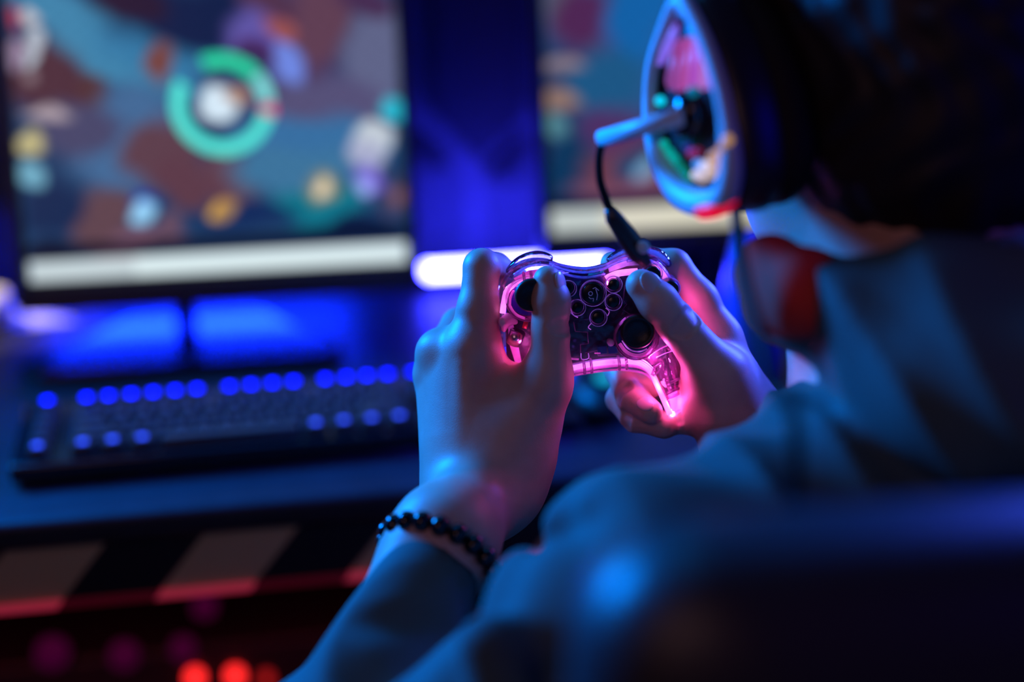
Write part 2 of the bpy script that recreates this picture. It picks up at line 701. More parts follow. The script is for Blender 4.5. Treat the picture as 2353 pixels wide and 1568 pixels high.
# second bar, behind the left monitor
bar2 = empty('light_bar.001', (la.x - 0.6, la.y, DZ), 'blue light bar hidden behind the left monitor, lighting desk under it', 'lamp')
bm = bmesh.new()
xa, xb = on_z(120, 640, DZ).x, on_z(800, 640, DZ).x
add_box(bm, ((xa + xb) / 2, wall_y - 0.045, DZ + 0.085), (xb - xa + 0.02, 0.02, 0.026))
bevel(obj('housing', bm, M_plastic, bar2), 0.003)
bm = bmesh.new()
add_box(bm, ((xa + xb) / 2, wall_y - 0.05, DZ + 0.07), (xb - xa, 0.014, 0.01))
bevel(obj('diffuser', bm, emis('blue LED bar dim', (0.003, 0.02, 1.0), 150.0), bar2), 0.003)
for x in (xa + 0.02, xb - 0.02):
    bm = bmesh.new()
    add_box(bm, (x, wall_y - 0.04, DZ + 0.035), (0.012, 0.012, 0.07))
    obj('bracket', bm, M_plastic, bar2, smooth=False)


# ------------------------------------------------------------------ monitors
def soft(P, cx, cy, rx, ry, ang=0.0, p=1.0):
    c, s = math.cos(ang), math.sin(ang)
    x = (P[:, 0] - cx) * c + (P[:, 1] - cy) * s
    y = -(P[:, 0] - cx) * s + (P[:, 1] - cy) * c
    r = np.sqrt((x / rx) ** 2 + (y / ry) ** 2)
    return np.clip((1.25 - r) / 0.5, 0, 1)[:, None]


def s2l(c):
    c = np.array(c, float) / 255.0
    return np.where(c < 0.04045, c / 12.92, ((c + 0.055) / 1.055) ** 2.4)


def paint(P, base, shapes):
    col = np.tile(s2l(base), (len(P), 1))
    for sh in shapes:
        if sh[0] == 'e':
            _, cx, cy, rx, ry, a, c = sh
            m = soft(P, cx, cy, rx, ry, a)
        elif sh[0] == 'r':
            _, x0, y0, x1, y1, c = sh
            m = ((P[:, 0] > x0) & (P[:, 0] < x1) & (P[:, 1] > y0) & (P[:, 1] < y1)).astype(float)[:, None]
        elif sh[0] == 'ring':
            _, cx, cy, r0, r1, a0, a1, c = sh
            dx, dy = P[:, 0] - cx, P[:, 1] - cy
            r = np.hypot(dx, dy)
            an = np.degrees(np.arctan2(-dy, dx)) % 360
            if a0 <= a1:
                ma = (an >= a0) & (an <= a1)
            else:
                ma = (an >= a0) | (an <= a1)
            m = ((r > r0) & (r < r1) & ma).astype(float)[:, None]
        col = col * (1 - m) + s2l(c) * m
    return col


def screen_mesh(name, T, wd, ht, pxw, pxh, base, shapes, strength, parent):
    """an upright screen, its picture held as a colour layer; picture coordinates run 0..pxw, 0..pxh"""
    nx, ny = 230, 176
    u = np.linspace(0, 1, nx)
    v = np.linspace(0, 1, ny)
    UU, VV = np.meshgrid(u, v, indexing='ij')
    P = np.stack([(UU.ravel() - 0.5) * wd, np.zeros(nx * ny), (1 - VV.ravel()) * ht], 1)
    g = np.arange(nx * ny).reshape(nx, ny)
    F = np.stack([g[:-1, :-1].ravel(), g[:-1, 1:].ravel(), g[1:, 1:].ravel(), g[1:, :-1].ravel()], 1)
    Q = np.stack([UU.ravel() * pxw, VV.ravel() * pxh], 1)
    # organic warp so the painted ground reads as terrain
    Qw = Q.copy()
    Qw[:, 0] += 10 * np.sin(Q[:, 1] / 31.0) + 6 * np.sin(Q[:, 0] / 17.0 + Q[:, 1] / 23.0)
    Qw[:, 1] += 9 * np.sin(Q[:, 0] / 37.0) + 5 * np.sin(Q[:, 1] / 13.0 - Q[:, 0] / 29.0)
    terrain = [s for s in shapes if s[0] == 'e']
    over = [s for s in shapes if s[0] != 'e']
    col = paint(Qw, base, terrain)
    tex = 1 + 0.14 * np.sin(Q[:, 0] / 7.0 + 3 * np.sin(Q[:, 1] / 19.0)) * np.sin(Q[:, 1] / 9.0)
    col *= tex[:, None]
    for s in over:
        c2 = paint(Q, (0, 0, 0), [s])
        one = paint(Q, (0, 0, 0), [s[:-1] + ((255, 255, 255),)])[:, :1]
        col = col * (1 - one) + c2
    me = np_mesh(name, P, F)
    at = me.color_attributes.new('picture', 'FLOAT_COLOR', 'POINT')
    at.data.foreach_set('color', np.concatenate([col, np.ones((len(col), 1))], 1).astype(np.float32).ravel())
    m = bpy.data.materials.new(name + ' picture')
    m.use_nodes = True
    nt = m.node_tree
    b = nt.nodes['Principled BSDF']
    b.inputs['Base Color'].default_value = (0.01, 0.01, 0.01, 1)
    b.inputs['Roughness'].default_value = 0.35
    a = nt.nodes.new('ShaderNodeAttribute')
    a.attribute_name = 'picture'
    nt.links.new(a.outputs['Color'], b.inputs['Emission Color'])
    b.inputs['Emission Strength'].default_value = strength
    me.transform(T)
    return mesh_obj(name, me, m, parent)


def monitor(px_l, px_r, py_bot, y, base_w, label, shapes, base, pxh, strength, tilt=10, neck=None, bez=(0.010, 0.012, 0.026)):
    """px_l, px_r: lower screen corners; y: distance of the screen plane"""
    a = on_y(px_l, py_bot[0], y)
    bq = on_y(px_r, py_bot[1], y)
    wd = bq.x - a.x
    zb = (a.z + bq.z) / 2
    ht = wd * pxh / (px_r - px_l)
    cx = (a.x + bq.x) / 2
    root = empty('monitor', (cx, y + 0.06, DZ), label, 'monitor', 'desktop monitors on the desk')
    T = Matrix.Translation((cx, y, zb)) @ Matrix.Rotation(-math.radians(tilt), 4, 'X')
    bl, bt, bb = bez
    bm = bmesh.new()
    add_box(bm, (0, 0.018, ht / 2), (wd + 0.008, 0.030, ht + 0.01), T)
    bevel(obj('back_cover', bm, M_plastic, root), 0.006)
    bm = bmesh.new()
    for c, s in (((-wd / 2 - bl / 2, -0.001, ht / 2 - bb / 2 + bt / 2), (bl, 0.02, ht + bt + bb)), ((wd / 2 + bl / 2, -0.001, ht / 2 - bb / 2 + bt / 2), (bl, 0.02, ht + bt + bb)),
                 ((0, -0.001, -bb / 2), (wd, 0.02, bb)), ((0, -0.001, ht + bt / 2), (wd, 0.02, bt))):
        add_box(bm, c, s, T)
    bevel(obj('bezel', bm, M_bezel, root), 0.002)
    s = screen_mesh('screen', T, wd, ht, px_r - px_l, pxh, base, shapes, strength, root)
    nx = cx if neck is None else on_y(neck, 700, y + 0.05).x
    bm = bmesh.new()
    add_box(bm, (nx, y + 0.065, (zb + 0.1 + DZ) / 2), (0.022, 0.022, zb + 0.1 - DZ))
    bevel(obj('stand_neck', bm, M_gloss, root), 0.003)
    bm = bmesh.new()
    hw = base_w / 2
    poly = [(-hw, -0.085), (-hw + 0.02, -0.115), (hw - 0.02, -0.115), (hw, -0.085), (hw * 0.45, 0.06), (0.03, 0.085), (-0.03, 0.085), (-hw * 0.35, 0.05)]
    add_prism(bm, poly, 0.0, 0.012, Matrix.Translation((nx, y + 0.04, DZ)))
    bevel(obj('stand_base', bm, M_gloss, root), 0.003)
    return root, T, wd, ht


MON_Y = on_z(500, 800, DZ).y
# picture coordinates = photo pixels measured from the screen's upper left corner
G = lambda x, y, rx, ry, a, c: ('e', x - 58, y + 70, rx, ry, a, c)
shL = [
    G(250, 100, 210, 70, 0.6, (60, 130, 170)), G(420, 150, 190, 60, 0.4, (50, 120, 165)), G(480, 60, 210, 75, 0.1, (12, 30, 70)), G(330, 20, 80, 45, 0.2, (38, 24, 50)),
    G(140, 190, 120, 80, 0.5, (75, 45, 58)), G(235, 220, 30, 50, 0.2, (80, 50, 55)), G(700, 130, 110, 130, 0, (70, 55, 95)), G(640, 40, 60, 70, 0, (80, 50, 75)),
    G(760, 60, 70, 120, 0.1, (95, 62, 82)), G(880, 160, 70, 140, 0.1, (95, 100, 135)), G(860, 30, 60, 40, 0, (70, 45, 80)), G(300, 330, 110, 130, 0.5, (65, 105, 150)),
    G(190, 300, 90, 60, 0, (70, 70, 105)), G(390, 160, 28, 46, 0.1, (115, 68, 66)), G(600, 110, 70, 60, 0.3, (95, 85, 165)), G(680, 160, 34, 60, -0.3, (110, 135, 225)),
    G(600, 160, 60, 40, 0.2, (70, 22, 80)), G(660, 85, 40, 20, 0.3, (150, 80, 80)), G(560, 200, 90, 60, 0, (40, 60, 100)),
    G(740, 270, 150, 70, 0, (85, 80, 118)), G(720, 350, 180, 60, 0.1, (55, 110, 160)), G(380, 370, 90, 80, 0.2, (92, 62, 75)), G(520, 430, 60, 70, 0, (96, 62, 75)),
    G(420, 430, 60, 60, 0.4, (92, 58, 72)), G(230, 500, 70, 70, 0.2, (95, 68, 78)), G(680, 420, 150, 60, 0, (60, 115, 155)), G(720, 500, 110, 45, 0, (12, 115, 135)),
    G(120, 480, 70, 60, 0, (14, 40, 80)), G(560, 515, 120, 30, 0, (16, 42, 90)), G(300, 565, 110, 28, -0.1, (120, 85, 105)), G(380, 545, 30, 50, 0.4, (100, 75, 95)),
    G(120, 580, 60, 26, 0, (10, 35, 70)), G(820, 560, 130, 26, 0, (8, 26, 60)), G(900, 480, 40, 50, 0, (60, 60, 90)),
    G(508, 250, 44, 42, 0, (215, 235, 250)), G(550, 245, 30, 24, 0, (170, 130, 110)), G(868, 345, 46, 34, 0, (195, 205, 215)), G(855, 385, 42, 34, 0, (170, 175, 205)),
    G(910, 275, 28, 24, 0, (40, 190, 215)), G(842, 450, 34, 36, 0.3, (125, 105, 215)), G(825, 470, 24, 18, 0.3, (160, 180, 255)), G(905, 480, 18, 24, 0, (130, 90, 100)), G(728, 455, 42, 36, 0, (125, 130, 95)), G(728, 455, 22, 22, 0, (235, 215, 190)),
    G(320, 480, 26, 30, 0, (20, 50, 160)), G(320, 500, 22, 24, 0, (150, 210, 250)), G(500, 495, 34, 20, 0, (175, 135, 85)), G(480, 492, 14, 14, 0, (210, 160, 60)),
    G(105, 55, 18, 22, 0, (190, 190, 200)), G(105, 105, 18, 22, 0, (180, 190, 205)), G(105, 145, 18, 20, 0, (180, 190, 205)), G(110, 185, 18, 18, 0, (130, 110, 120)), G(68, 50, 12, 22, 0, (180, 60, 90)), G(70, 130, 14, 34, 0, (150, 130, 160)),
    G(118, 268, 50, 14, 0, (170, 155, 165)), G(88, 335, 38, 24, 0.4, (190, 180, 130)), G(88, 405, 26, 30, 0, (110, 170, 195)),
    ('ring', 520 - 58, 255 + 70, 86, 117, 150, 350, (85, 235, 222)), ('ring', 520 - 58, 255 + 70, 86, 117, 40, 112, (40, 215, 165)), ('ring', 520 - 58, 255 + 70, 86, 117, 0, 38, (130, 225, 225)), ('ring', 520 - 58, 255 + 70, 88, 122, 344, 359, (225, 80, 130)),
    ('r', 0, 630, 1000, 658, (5, 12, 35)), ('r', 4, 668, 868, 712, (222, 240, 243)), ('r', 4, 668, 240, 712, (200, 215, 220)), ('r', 0, 712, 1000, 760, (1, 4, 28)),
]
monitor(66, 940, (664, 606), MON_Y, 0.31, 'left monitor, game map with bright turquoise ring above a white bar', shL, (28, 60, 100), 722, 1.0, tilt=15, neck=424)
# right monitor
G = lambda x, y, rx, ry, a, c: ('e', x - 1262, y + 170, rx, ry, a, c)
shR = [
    G(1400, 60, 140, 130, 0.4, (35, 85, 140)), G(1310, 40, 40, 90, 0, (85, 85, 105)), G(1370, 110, 80, 80, 0.2, (82, 40, 82)), G(1480, 120, 80, 180, 0.2, (20, 100, 170)), G(1400, 230, 90, 80, 0, (30, 90, 135)),
    G(1300, 190, 46, 18, 0, (140, 125, 135)), G(1300, 260, 44, 26, 0.3, (150, 120, 105)), G(1285, 320, 22, 34, 0, (85, 140, 150)), G(1310, 400, 60, 70, 0, (12, 55, 90)), G(1420, 330, 80, 60, 0, (80, 50, 100)),
    G(1450, 410, 110, 60, 0, (112, 62, 75)), G(1460, 395, 50, 36, 0, (20, 70, 110)), G(1474, 408, 26, 26, 0, (130, 170, 205)), G(1430, 455, 110, 26, 0, (120, 75, 95)), G(1700, 250, 200, 180, 0, (60, 80, 130)), G(1950, 200, 160, 220, 0, (50, 50, 90)),
    ('r', 0, 634, 1000, 652, (5, 16, 40)), ('r', 4, 660, 1000, 708, (232, 228, 205)), ('r', 4, 660, 120, 708, (205, 215, 210)), ('r', 0, 708, 1000, 760, (1, 4, 28)),
]
monitor(1262, 2130, (557, 503), MON_Y + 0.02, 0.31, 'right monitor, partly hidden behind the headset, pale bar along its foot', shR, (40, 60, 100), 722, 0.9, tilt=11, bez=(0.010, 0.012, 0.022))

# ------------------------------------------------------------------ keyboard
ka = on_z(22, 1100, DZ + 0.010)
KW, KD = 0.472, 0.126
kb = empty('keyboard', (ka.x, ka.y, DZ), 'black full-size keyboard with blue glints painted on its keys in front of left monitor', 'keyboard')
KT = Matrix.Translation((ka.x, ka.y, DZ + 0.004)) @ Matrix.Rotation(math.radians(1.2), 4, 'Z') @ Matrix.Rotation(math.radians(1.0), 4, 'X')
bm = bmesh.new()
add_box(bm, (KW / 2, KD / 2, 0.008), (KW, KD, 0.016), KT)
bevel(obj('case', bm, M_gloss, kb), 0.003)
for kx in (0.05, KW - 0.05):
    bm = bmesh.new()
    p = KT @ Vector((kx, KD - 0.012, 0.0))
    add_box(bm, (p.x, p.y, (p.z + DZ) / 2), (0.03, 0.008, p.z - DZ + 0.002))
    obj('foot', bm, M_plastic, kb, smooth=False)
u1 = 0.0188
rows = [
    # (y from front, [(x in units, width in units)], glint level)
    (5.35, [(-1.75, 1), (0, 1), (1, 0.98)] + [(2 + i, 1) for i in range(4)] + [(6.5 + i, 1) for i in range(4)] + [(11 + i, 1) for i in range(4)] + [(15.25 + i, 1) for i in range(3)], 2),
    (4.0, [(-1.75, 1)] + [(i, 1) for i in range(13)] + [(13, 2), (15.25, 1), (16.25, 1), (17.25, 1)] + [(18.5 + i, 1) for i in range(4)], 0),
    (3.0, [(-1.75, 1)] + [(0, 1.5)] + [(1.5 + i, 1) for i in range(12)] + [(13.5, 1.5), (15.25, 1), (16.25, 1), (17.25, 1)] + [(18.5 + i, 1) for i in range(4)], 0),
    (2.0, [(-1.75, 1)] + [(0, 1.75)] + [(1.75 + i, 1) for i in range(11)] + [(12.75, 2.25)] + [(18.5 + i, 1) for i in range(3)], 0),
    (1.0, [(-1.75, 1)] + [(0, 2.25)] + [(2.25 + i, 1) for i in range(10)] + [(12.25, 2.75), (16.25, 1)] + [(18.5 + i, 1) for i in range(4)], 0),
    (0.0, [(-1.75, 1), (0, 1.25), (1.25, 1.25), (2.5, 1.25), (3.75, 6.25), (10, 1.25), (11.25, 1.25), (12.5, 1.25), (13.75, 1.25), (15.25, 1), (16.25, 1), (17.25, 1), (18.5, 2), (20.5, 1)], 1),
]
ML = {0: emis('key glint dim', (0.03, 0.08, 1.0), 0.12), 1: emis('key glint', (0.02, 0.06, 1.0), 3.5), 2: emis('key glint bright', (0.0, 0.0, 1.0), 14.0)}  # emissive patches paint the light bar's glints onto the keycaps
nkeys = 0
key_cache = {}
for ry, ks, lv in rows:
    for kx, kw in ks:
        rk = round(kw, 2)
        if (rk, lv) not in key_cache:
            bm = bmesh.new()
            wq = rk * u1 - 0.0022
            dq = u1 * 0.925 - 0.0022
            bot = [(-wq / 2, -dq / 2), (wq / 2, -dq / 2), (wq / 2, dq / 2), (-wq / 2, dq / 2)]
            tp = [(x * (1 - 0.0045 / wq), y * 0.76 + 0.0008) for x, y in bot]
            vb = [bm.verts.new((x, y, 0)) for x, y in bot]
            vt = [bm.verts.new((x, y, 0.0085)) for x, y in tp]
            bm.faces.new(vb)
            bm.faces.new(vt)
            for i in range(4):
                bm.faces.new((vb[i], vb[(i + 1) % 4], vt[(i + 1) % 4], vt[i]))
            bmesh.ops.bevel(bm, geom=list(bm.edges), offset=0.0012, segments=2, affect='EDGES', profile=0.6)
            bmesh.ops.recalc_face_normals(bm, faces=bm.faces)
            me = bpy.data.meshes.new('key')
            bm.to_mesh(me)
            bm.free()
            me.materials.append(M_key)
            for p in me.polygons:
                p.use_smooth = True
            bm = bmesh.new()
            add_box(bm, (0, 0.001, 0.0086), (0.0062, 0.0056, 0.0006))
            ml = bpy.data.meshes.new('glint')
            bm.to_mesh(ml)
            bm.free()
            ml.materials.append(ML[lv])
            key_cache[(rk, lv)] = (me, ml)
        me, ml = key_cache[(rk, lv)]
        T = KT @ Matrix.Translation((0.045 + (kx + kw / 2) * u1, 0.008 + (ry + 0.5) * u1 * 0.925, 0.0165))
        k = bpy.data.objects.new('key', me)
        C.objects.link(k)
        k.parent = kb
        k.matrix_parent_inverse = Matrix.Translation(kb.location).inverted()
        k.matrix_basis = T
        if kw < 3:
            l = bpy.data.objects.new('glint', ml)
            C.objects.link(l)
            l.parent = k
        nkeys += 1

# ------------------------------------------------------------------ small things on the desk
mp = on_z(1372, 905, DZ + 0.01)
mouse = empty('computer_mouse', (mp.x, mp.y, DZ), 'dark computer mouse with a faint teal light, on desk under the controller', 'mouse')
P, F = isomesh('m', [ell((mp.x, mp.y, DZ + 0.012), (0.031, 0.056, 0.024), k=0.006), ell((mp.x, mp.y, DZ - 0.03), (0.06, 0.09, 0.03), k=0.004, op='s')], 0.003)
mesh_obj('body', np_mesh('body', P, F), M_plastic, mouse)
bm = bmesh.new()
add_cyl(bm, (mp.x - 0.004, mp.y + 0.034, DZ + 0.028), (mp.x + 0.004, mp.y + 0.034, DZ + 0.028), 0.009)
obj('scroll_wheel', bm, M_cable, mouse)
bm = bmesh.new()
add_cyl(bm, (mp.x, mp.y - 0.022, DZ + 0.030), (mp.x, mp.y - 0.023, DZ + 0.0345), 0.0075)
obj('light', bm, emis('teal LED', (0.0, 0.35, 0.55), 1.3), mouse)

# blue tumbler
tp = on_z(1722, 868, DZ)
tm = empty('tumbler', (tp.x, tp.y, DZ), 'glossy blue tumbler on the desk, half hidden behind the neck of the player', 'tumbler')
hh_ = on_y(1700, 560, tp.y).z - DZ
bm = bmesh.new()
add_lathe(bm, [(0, 0), (0.020, 0), (0.025, 0.004), (0.030, hh_ * 0.45), (0.031, hh_ * 0.6), (0.024, hh_ * 0.92), (0.022, hh_), (0.019, hh_), (0.021, hh_ * 0.9), (0.027, hh_ * 0.5), (0.02, 0.01), (0, 0.01)], Matrix.Translation(tp))
obj('body', bm, mat('blue glazed plastic', (0.10, 0.14, 0.95), 0.25), tm)
bm = bmesh.new()
add_lathe(bm, [(0, hh_ + 0.006), (0.018, hh_ + 0.005), (0.023, hh_ + 0.001), (0.022, hh_ - 0.004), (0, hh_ - 0.004)], Matrix.Translation(tp))
obj('lid', bm, mat('blue lid', (0.05, 0.08, 0.7), 0.3), tm)

# white sheet and small white cup at the left edge
a0 = on_z(-70, 770, DZ)
a1 = on_z(178, 738, DZ)
a2 = on_z(60, 728, DZ)
sh = bmesh.new()
T = Matrix.Translation((0, 0, DZ))
add_prism(sh, [(a0.x, a0.y), (a1.x, a1.y), (a2.x - 0.02, a2.y + 0.03), (a0.x - 0.02, a2.y + 0.05)], 0.0005, 0.0015, T)
o = obj('paper_sheet', sh, emis('lit paper', (1, .93, .75), 0.0, base=(0.85, 0.82, 0.74)), smooth=False)
tag(o, 'pale paper sheet lying on desk at left edge under the beige mug', 'paper')
cp = on_z(-22, 752, DZ)
mug = empty('mug', (cp.x, cp.y, DZ), 'pale beige mug at far left edge behind the keyboard', 'mug')
mh_ = on_y(0, 672, cp.y).z - DZ
bm = bmesh.new()
add_lathe(bm, [(0, 0.0015), (0.026, 0.0015), (0.029, 0.006), (0.024, mh_ * .6), (0.022, mh_), (0.019, mh_), (0.021, mh_ * .6), (0.024, 0.01), (0, 0.008)], Matrix.Translation(cp))
obj('body', bm, mat('beige ceramic', (0.80, 0.76, 0.66), 0.4), mug)
bm = bmesh.new()
add_tube(bm, catmull([cp + Vector((-0.022, 0, mh_ * .8)), cp + Vector((-0.045, 0, mh_ * .75)), cp + Vector((-0.045, 0, mh_ * .35)), cp + Vector((-0.024, 0, mh_ * .25))], 6), 0.0035)
obj('handle', bm, M_skin and mat('beige ceramic handle', (0.80, 0.76, 0.66), 0.4), mug)
# unseen lamp added above the mug to brighten mug and paper
lc = cp + Vector((-0.10, -0.02, 0.28))
dl = empty('fill_lamp', (lc.x - 0.05, lc.y + 0.05, DZ), 'small warm lamp added as fill beyond the left edge of the picture', 'lamp')
bm = bmesh.new()
add_lathe(bm, [(0, 0), (0.05, 0), (0.05, 0.01), (0.01, 0.016), (0, 0.016)], Matrix.Translation((lc.x - 0.05, lc.y + 0.05, DZ)))
obj('base', bm, M_plastic, dl)
bm = bmesh.new()
add_tube(bm, catmull([(lc.x - 0.05, lc.y + 0.05, DZ + 0.01), (lc.x - 0.07, lc.y + 0.05, DZ + 0.2), (lc.x - 0.03, lc.y + 0.02, DZ + 0.33), (lc.x, lc.y, lc.z + 0.02)], 8), 0.005)
obj('arm', bm, M_plastic, dl)
bm = bmesh.new()
add_lathe(bm, [(0.012, 0.035), (0.032, -0.01), (0.03, -0.01), (0.010, 0.032)], Matrix.Translation(lc))
obj('fill_lamp_shade', bm, M_plastic, dl)
pl = bpy.data.lights.new('fill_lamp_bulb', 'SPOT')
pl.energy = 5.0
pl.color = (1, .82, .55)
pl.spot_size = math.radians(32)
pl.spot_blend = 0.4
pl.shadow_soft_size = 0.01
po = bpy.data.objects.new('fill_lamp_bulb', pl)
C.objects.link(po)
po.location = lc
po.rotation_euler = (cp + Vector((0.02, 0, 0)) - lc).to_track_quat('-Z', 'Y').to_euler()

# ------------------------------------------------------------------ computer tower under the desk
M_fan = emis('red fan light', (1.0, 0.02, 0.02), 2.2)
M_fan2 = emis('dim magenta fan light', (0.8, 0.0, 0.4), 0.045)
ty = desk_front + 0.22
tcn = on_y(480, 1560, ty)
pc = empty('computer_tower', (tcn.x, ty + 0.2, 0), 'black computer tower with red lights standing under the desk', 'computer')
bm = bmesh.new()
add_box(bm, (tcn.x, ty + 0.2, 0.25), (0.62, 0.36, 0.46))
bevel(obj('case', bm, mat('tower steel', (0.04, 0.03, 0.035), 0.35), pc), 0.006)
for x in (-0.27, 0.27):
    bm = bmesh.new()
    add_box(bm, (tcn.x + x, ty + 0.2, 0.01), (0.04, 0.3, 0.02))
    obj('foot', bm, M_cable, pc, smooth=False)
for (px, py, r, mm) in ((448, 1556, 0.0085, M_fan), (540, 1552, 0.0085, M_fan), (612, 1558, 0.006, emis('dark red light', (1, .02, .02), .5)), (285, 1505, 0.014, M_fan2), (420, 1490, 0.012, M_fan2), (470, 1392, 0.012, M_fan2), (120, 1500, 0.016, M_fan2)):
    q = on_y(px, py, ty + 0.018)
    bm = bmesh.new()
    add_cyl(bm, (q.x, ty + 0.012, q.z), (q.x, ty + 0.022, q.z), r)
    obj('indicator_light', bm, mm, pc)
bm = bmesh.new()
for i in range(9):
    add_box(bm, (tcn.x, ty + 0.016, 0.06 + i * 0.045), (0.58, 0.012, 0.006))
obj('front_grille', bm, mat('grille bars', (0.05, 0.02, 0.03), 0.4), pc, smooth=False)
red = bpy.data.lights.new('under_desk_red_strip', 'AREA')
red.energy = 0.8
red.color = (1.0, 0.03, 0.08)
red.shape = 'RECTANGLE'
red.size = 1.6
red.size_y = 0.02
ro = bpy.data.objects.new('under_desk_red_strip', red)
C.objects.link(ro)
ro.location = (-0.2, desk_front + 0.06, FPB - 0.012)
ro.rotation_euler = (math.radians(-20), 0, 0)

# ------------------------------------------------------------------ game controller
CO = U(1345, 735, 0.872)
ca, sa = math.cos(math.radians(6)), math.sin(math.radians(6))
xc = RT * ca + UP * sa
y0 = UP * ca - RT * sa
z0 = -FW
ct, st = math.cos(math.radians(10)), math.sin(math.radians(10))
yc = y0 * ct + z0 * st
zc = z0 * ct - y0 * st
CM = Matrix.Translation(CO) @ Matrix((xc, yc, zc)).transposed().to_4x4()
CMi = CM.inverted()


def K(px, py, z=0.0):
    """photo direction -> controller's own face coordinates at height z"""
    r = FW + RT * ((px - 1176.5) / FPX) - UP * ((py - 784.0) / FPX)
    o = CMi @ CAM
    d = CMi.to_3x3() @ r
    t = (z - o.z) / d.z
    p = o + d * t
    return Vector((p.x, p.y, z))


ctrl = empty('game_controller', CO, 'clear plastic game controller glowing magenta, held in both hands', 'game controller')
ctrl.matrix_world = CM
bpy.context.view_layer.update()
out_px = [(1146, 735), (1144, 690), (1150, 652), (1175, 618), (1215, 600), (1258, 600), (1290, 612), (1340, 620), (1385, 612), (1420, 594), (1465, 580), (1510, 592), (1540, 628), (1556, 680), (1562, 735),
          (1566, 790), (1568, 850), (1572, 910), (1577, 960), (1563, 978), (1543, 972), (1527, 935), (1512, 893), (1488, 862), (1450, 848), (1400, 847), (1350, 854), (1308, 863), (1265, 876), (1235, 905), (1215, 950), (1190, 1000), (1165, 1015), (1143, 1003), (1132, 950), (1132, 880), (1140, 800)]
OUTL = [K(x, y) for x, y in out_px]
OUT = [(p.x, p.y) for p in catmull(OUTL, 5, closed=True)]


def poly_sdf(poly, X, Y):
    d = np.full(np.broadcast(X, Y).shape, 1e9)
    s = np.ones_like(d)
    n = len(poly)
    for i in range(n):
        ax_, ay = poly[i]
        bx, by = poly[i - 1]
        ex, ey = bx - ax_, by - ay
        wx, wy = X - ax_, Y - ay
        t = np.clip((wx * ex + wy * ey) / (ex * ex + ey * ey), 0, 1)
        d = np.minimum(d, (wx - t * ex) ** 2 + (wy - t * ey) ** 2)
        c1, c2, c3 = Y >= ay, Y < by, ex * wy > ey * wx
        flip = (c1 & c2 & c3) | (~c1 & ~c2 & ~c3)
        s = np.where(flip, -s, s)
    return s * np.sqrt(d)


def slab_mesh(name, poly, zlo, zhi, r, inset, h, m, parent, cuts=()):
    xs = np.arange(min(p[0] for p in poly) - 0.006, max(p[0] for p in poly) + 0.006, h)
    ys = np.arange(min(p[1] for p in poly) - 0.006, max(p[1] for p in poly) + 0.006, h)
    zs = np.arange(zlo - 0.005, zhi + 0.005, h)
    d2 = poly_sdf(poly, xs[:, None], ys[None, :]) + inset
    zc_, hz = (zlo + zhi) / 2, (zhi - zlo) / 2
    a = (d2 + r)[:, :, None]
    bz = (np.abs(zs - zc_) - hz + r)[None, None, :]
    V = np.sqrt(np.maximum(a, 0) ** 2 + np.maximum(bz, 0) ** 2) + np.minimum(np.maximum(a, bz), 0) - r
    for c in cuts:
        cx, cy, cr = c
        dd = np.hypot(xs[:, None] - cx, ys[None, :] - cy) - cr
        V = np.maximum(V, np.broadcast_to(-dd[:, :, None], V.shape) + 0 * V)
    P, F = nets(V.astype(np.float32), np.array([xs[0], ys[0], zs[0]]), h, 2)
    me = np_mesh(name, P, F)
    o = bpy.data.objects.new(name, me)
    C.objects.link(o)
    me.materials.append(m)
    o.parent = parent
    return o


M_shell = clear('clear shell plastic', (0.97, 0.93, 0.99), (1.0, 0.96, 1.0), 0.03, 1.55, bump=0.6, scale=75, body=0.02, bodycol=(1, .35, .85))
M_clear = clear('clear moulded plastic', (0.93, 0.85, 0.96), (1.0, 0.9, 1.0), 0.05, 1.75, bump=0.3, scale=220, body=0.22, bodycol=(1, .5, .95))
M_clearpink = clear('clear plastic lit from inside', (0.95, 0.75, 0.92), (1.0, 0.8, 1.0), 0.12, 1.6, bump=0.6, scale=300, body=0.45, bodycol=(1, .6, .95))
M_pipe = emis('magenta light pipe', (1.0, 0.24, 0.98), 1.25, base=(0.8, 0.4, 0.7), vary=0.45, scale=110)
M_hot = emis('magenta LED', (1.0, 0.25, 0.9), 9.0)
M_pcb = mat('circuit board', (0.008, 0.008, 0.03), 0.3, bump=0.6, bscale=260, var=0.5, vscale=150)
M_chip = mat('dark blue chip', (0.006, 0.01, 0.22), 0.35)
M_btn = mat('dark translucent button', (0.004, 0.004, 0.006), 0.3)
M_rubber = mat('black thumbstick rubber', (0.004, 0.004, 0.005), 0.42, bump=0.2, bscale=1200)
M_rim = emis('painted rim glint', (0.30, 0.10, 0.85), 0.22, base=(0.5, 0.4, 0.7), vary=1.0, scale=260)  # emission paints thin lavender highlights on the button collars
M_pinkwhite = mat('milky inner plastic', (0.75, 0.45, 0.72), 0.35, bump=0.3, bscale=300)

FACE = 0.0125
o = slab_mesh('shell', OUT, -0.024, FACE, 0.0115, 0.0, 0.00115, M_shell, ctrl)
o['label'] = 'clear plastic shell'
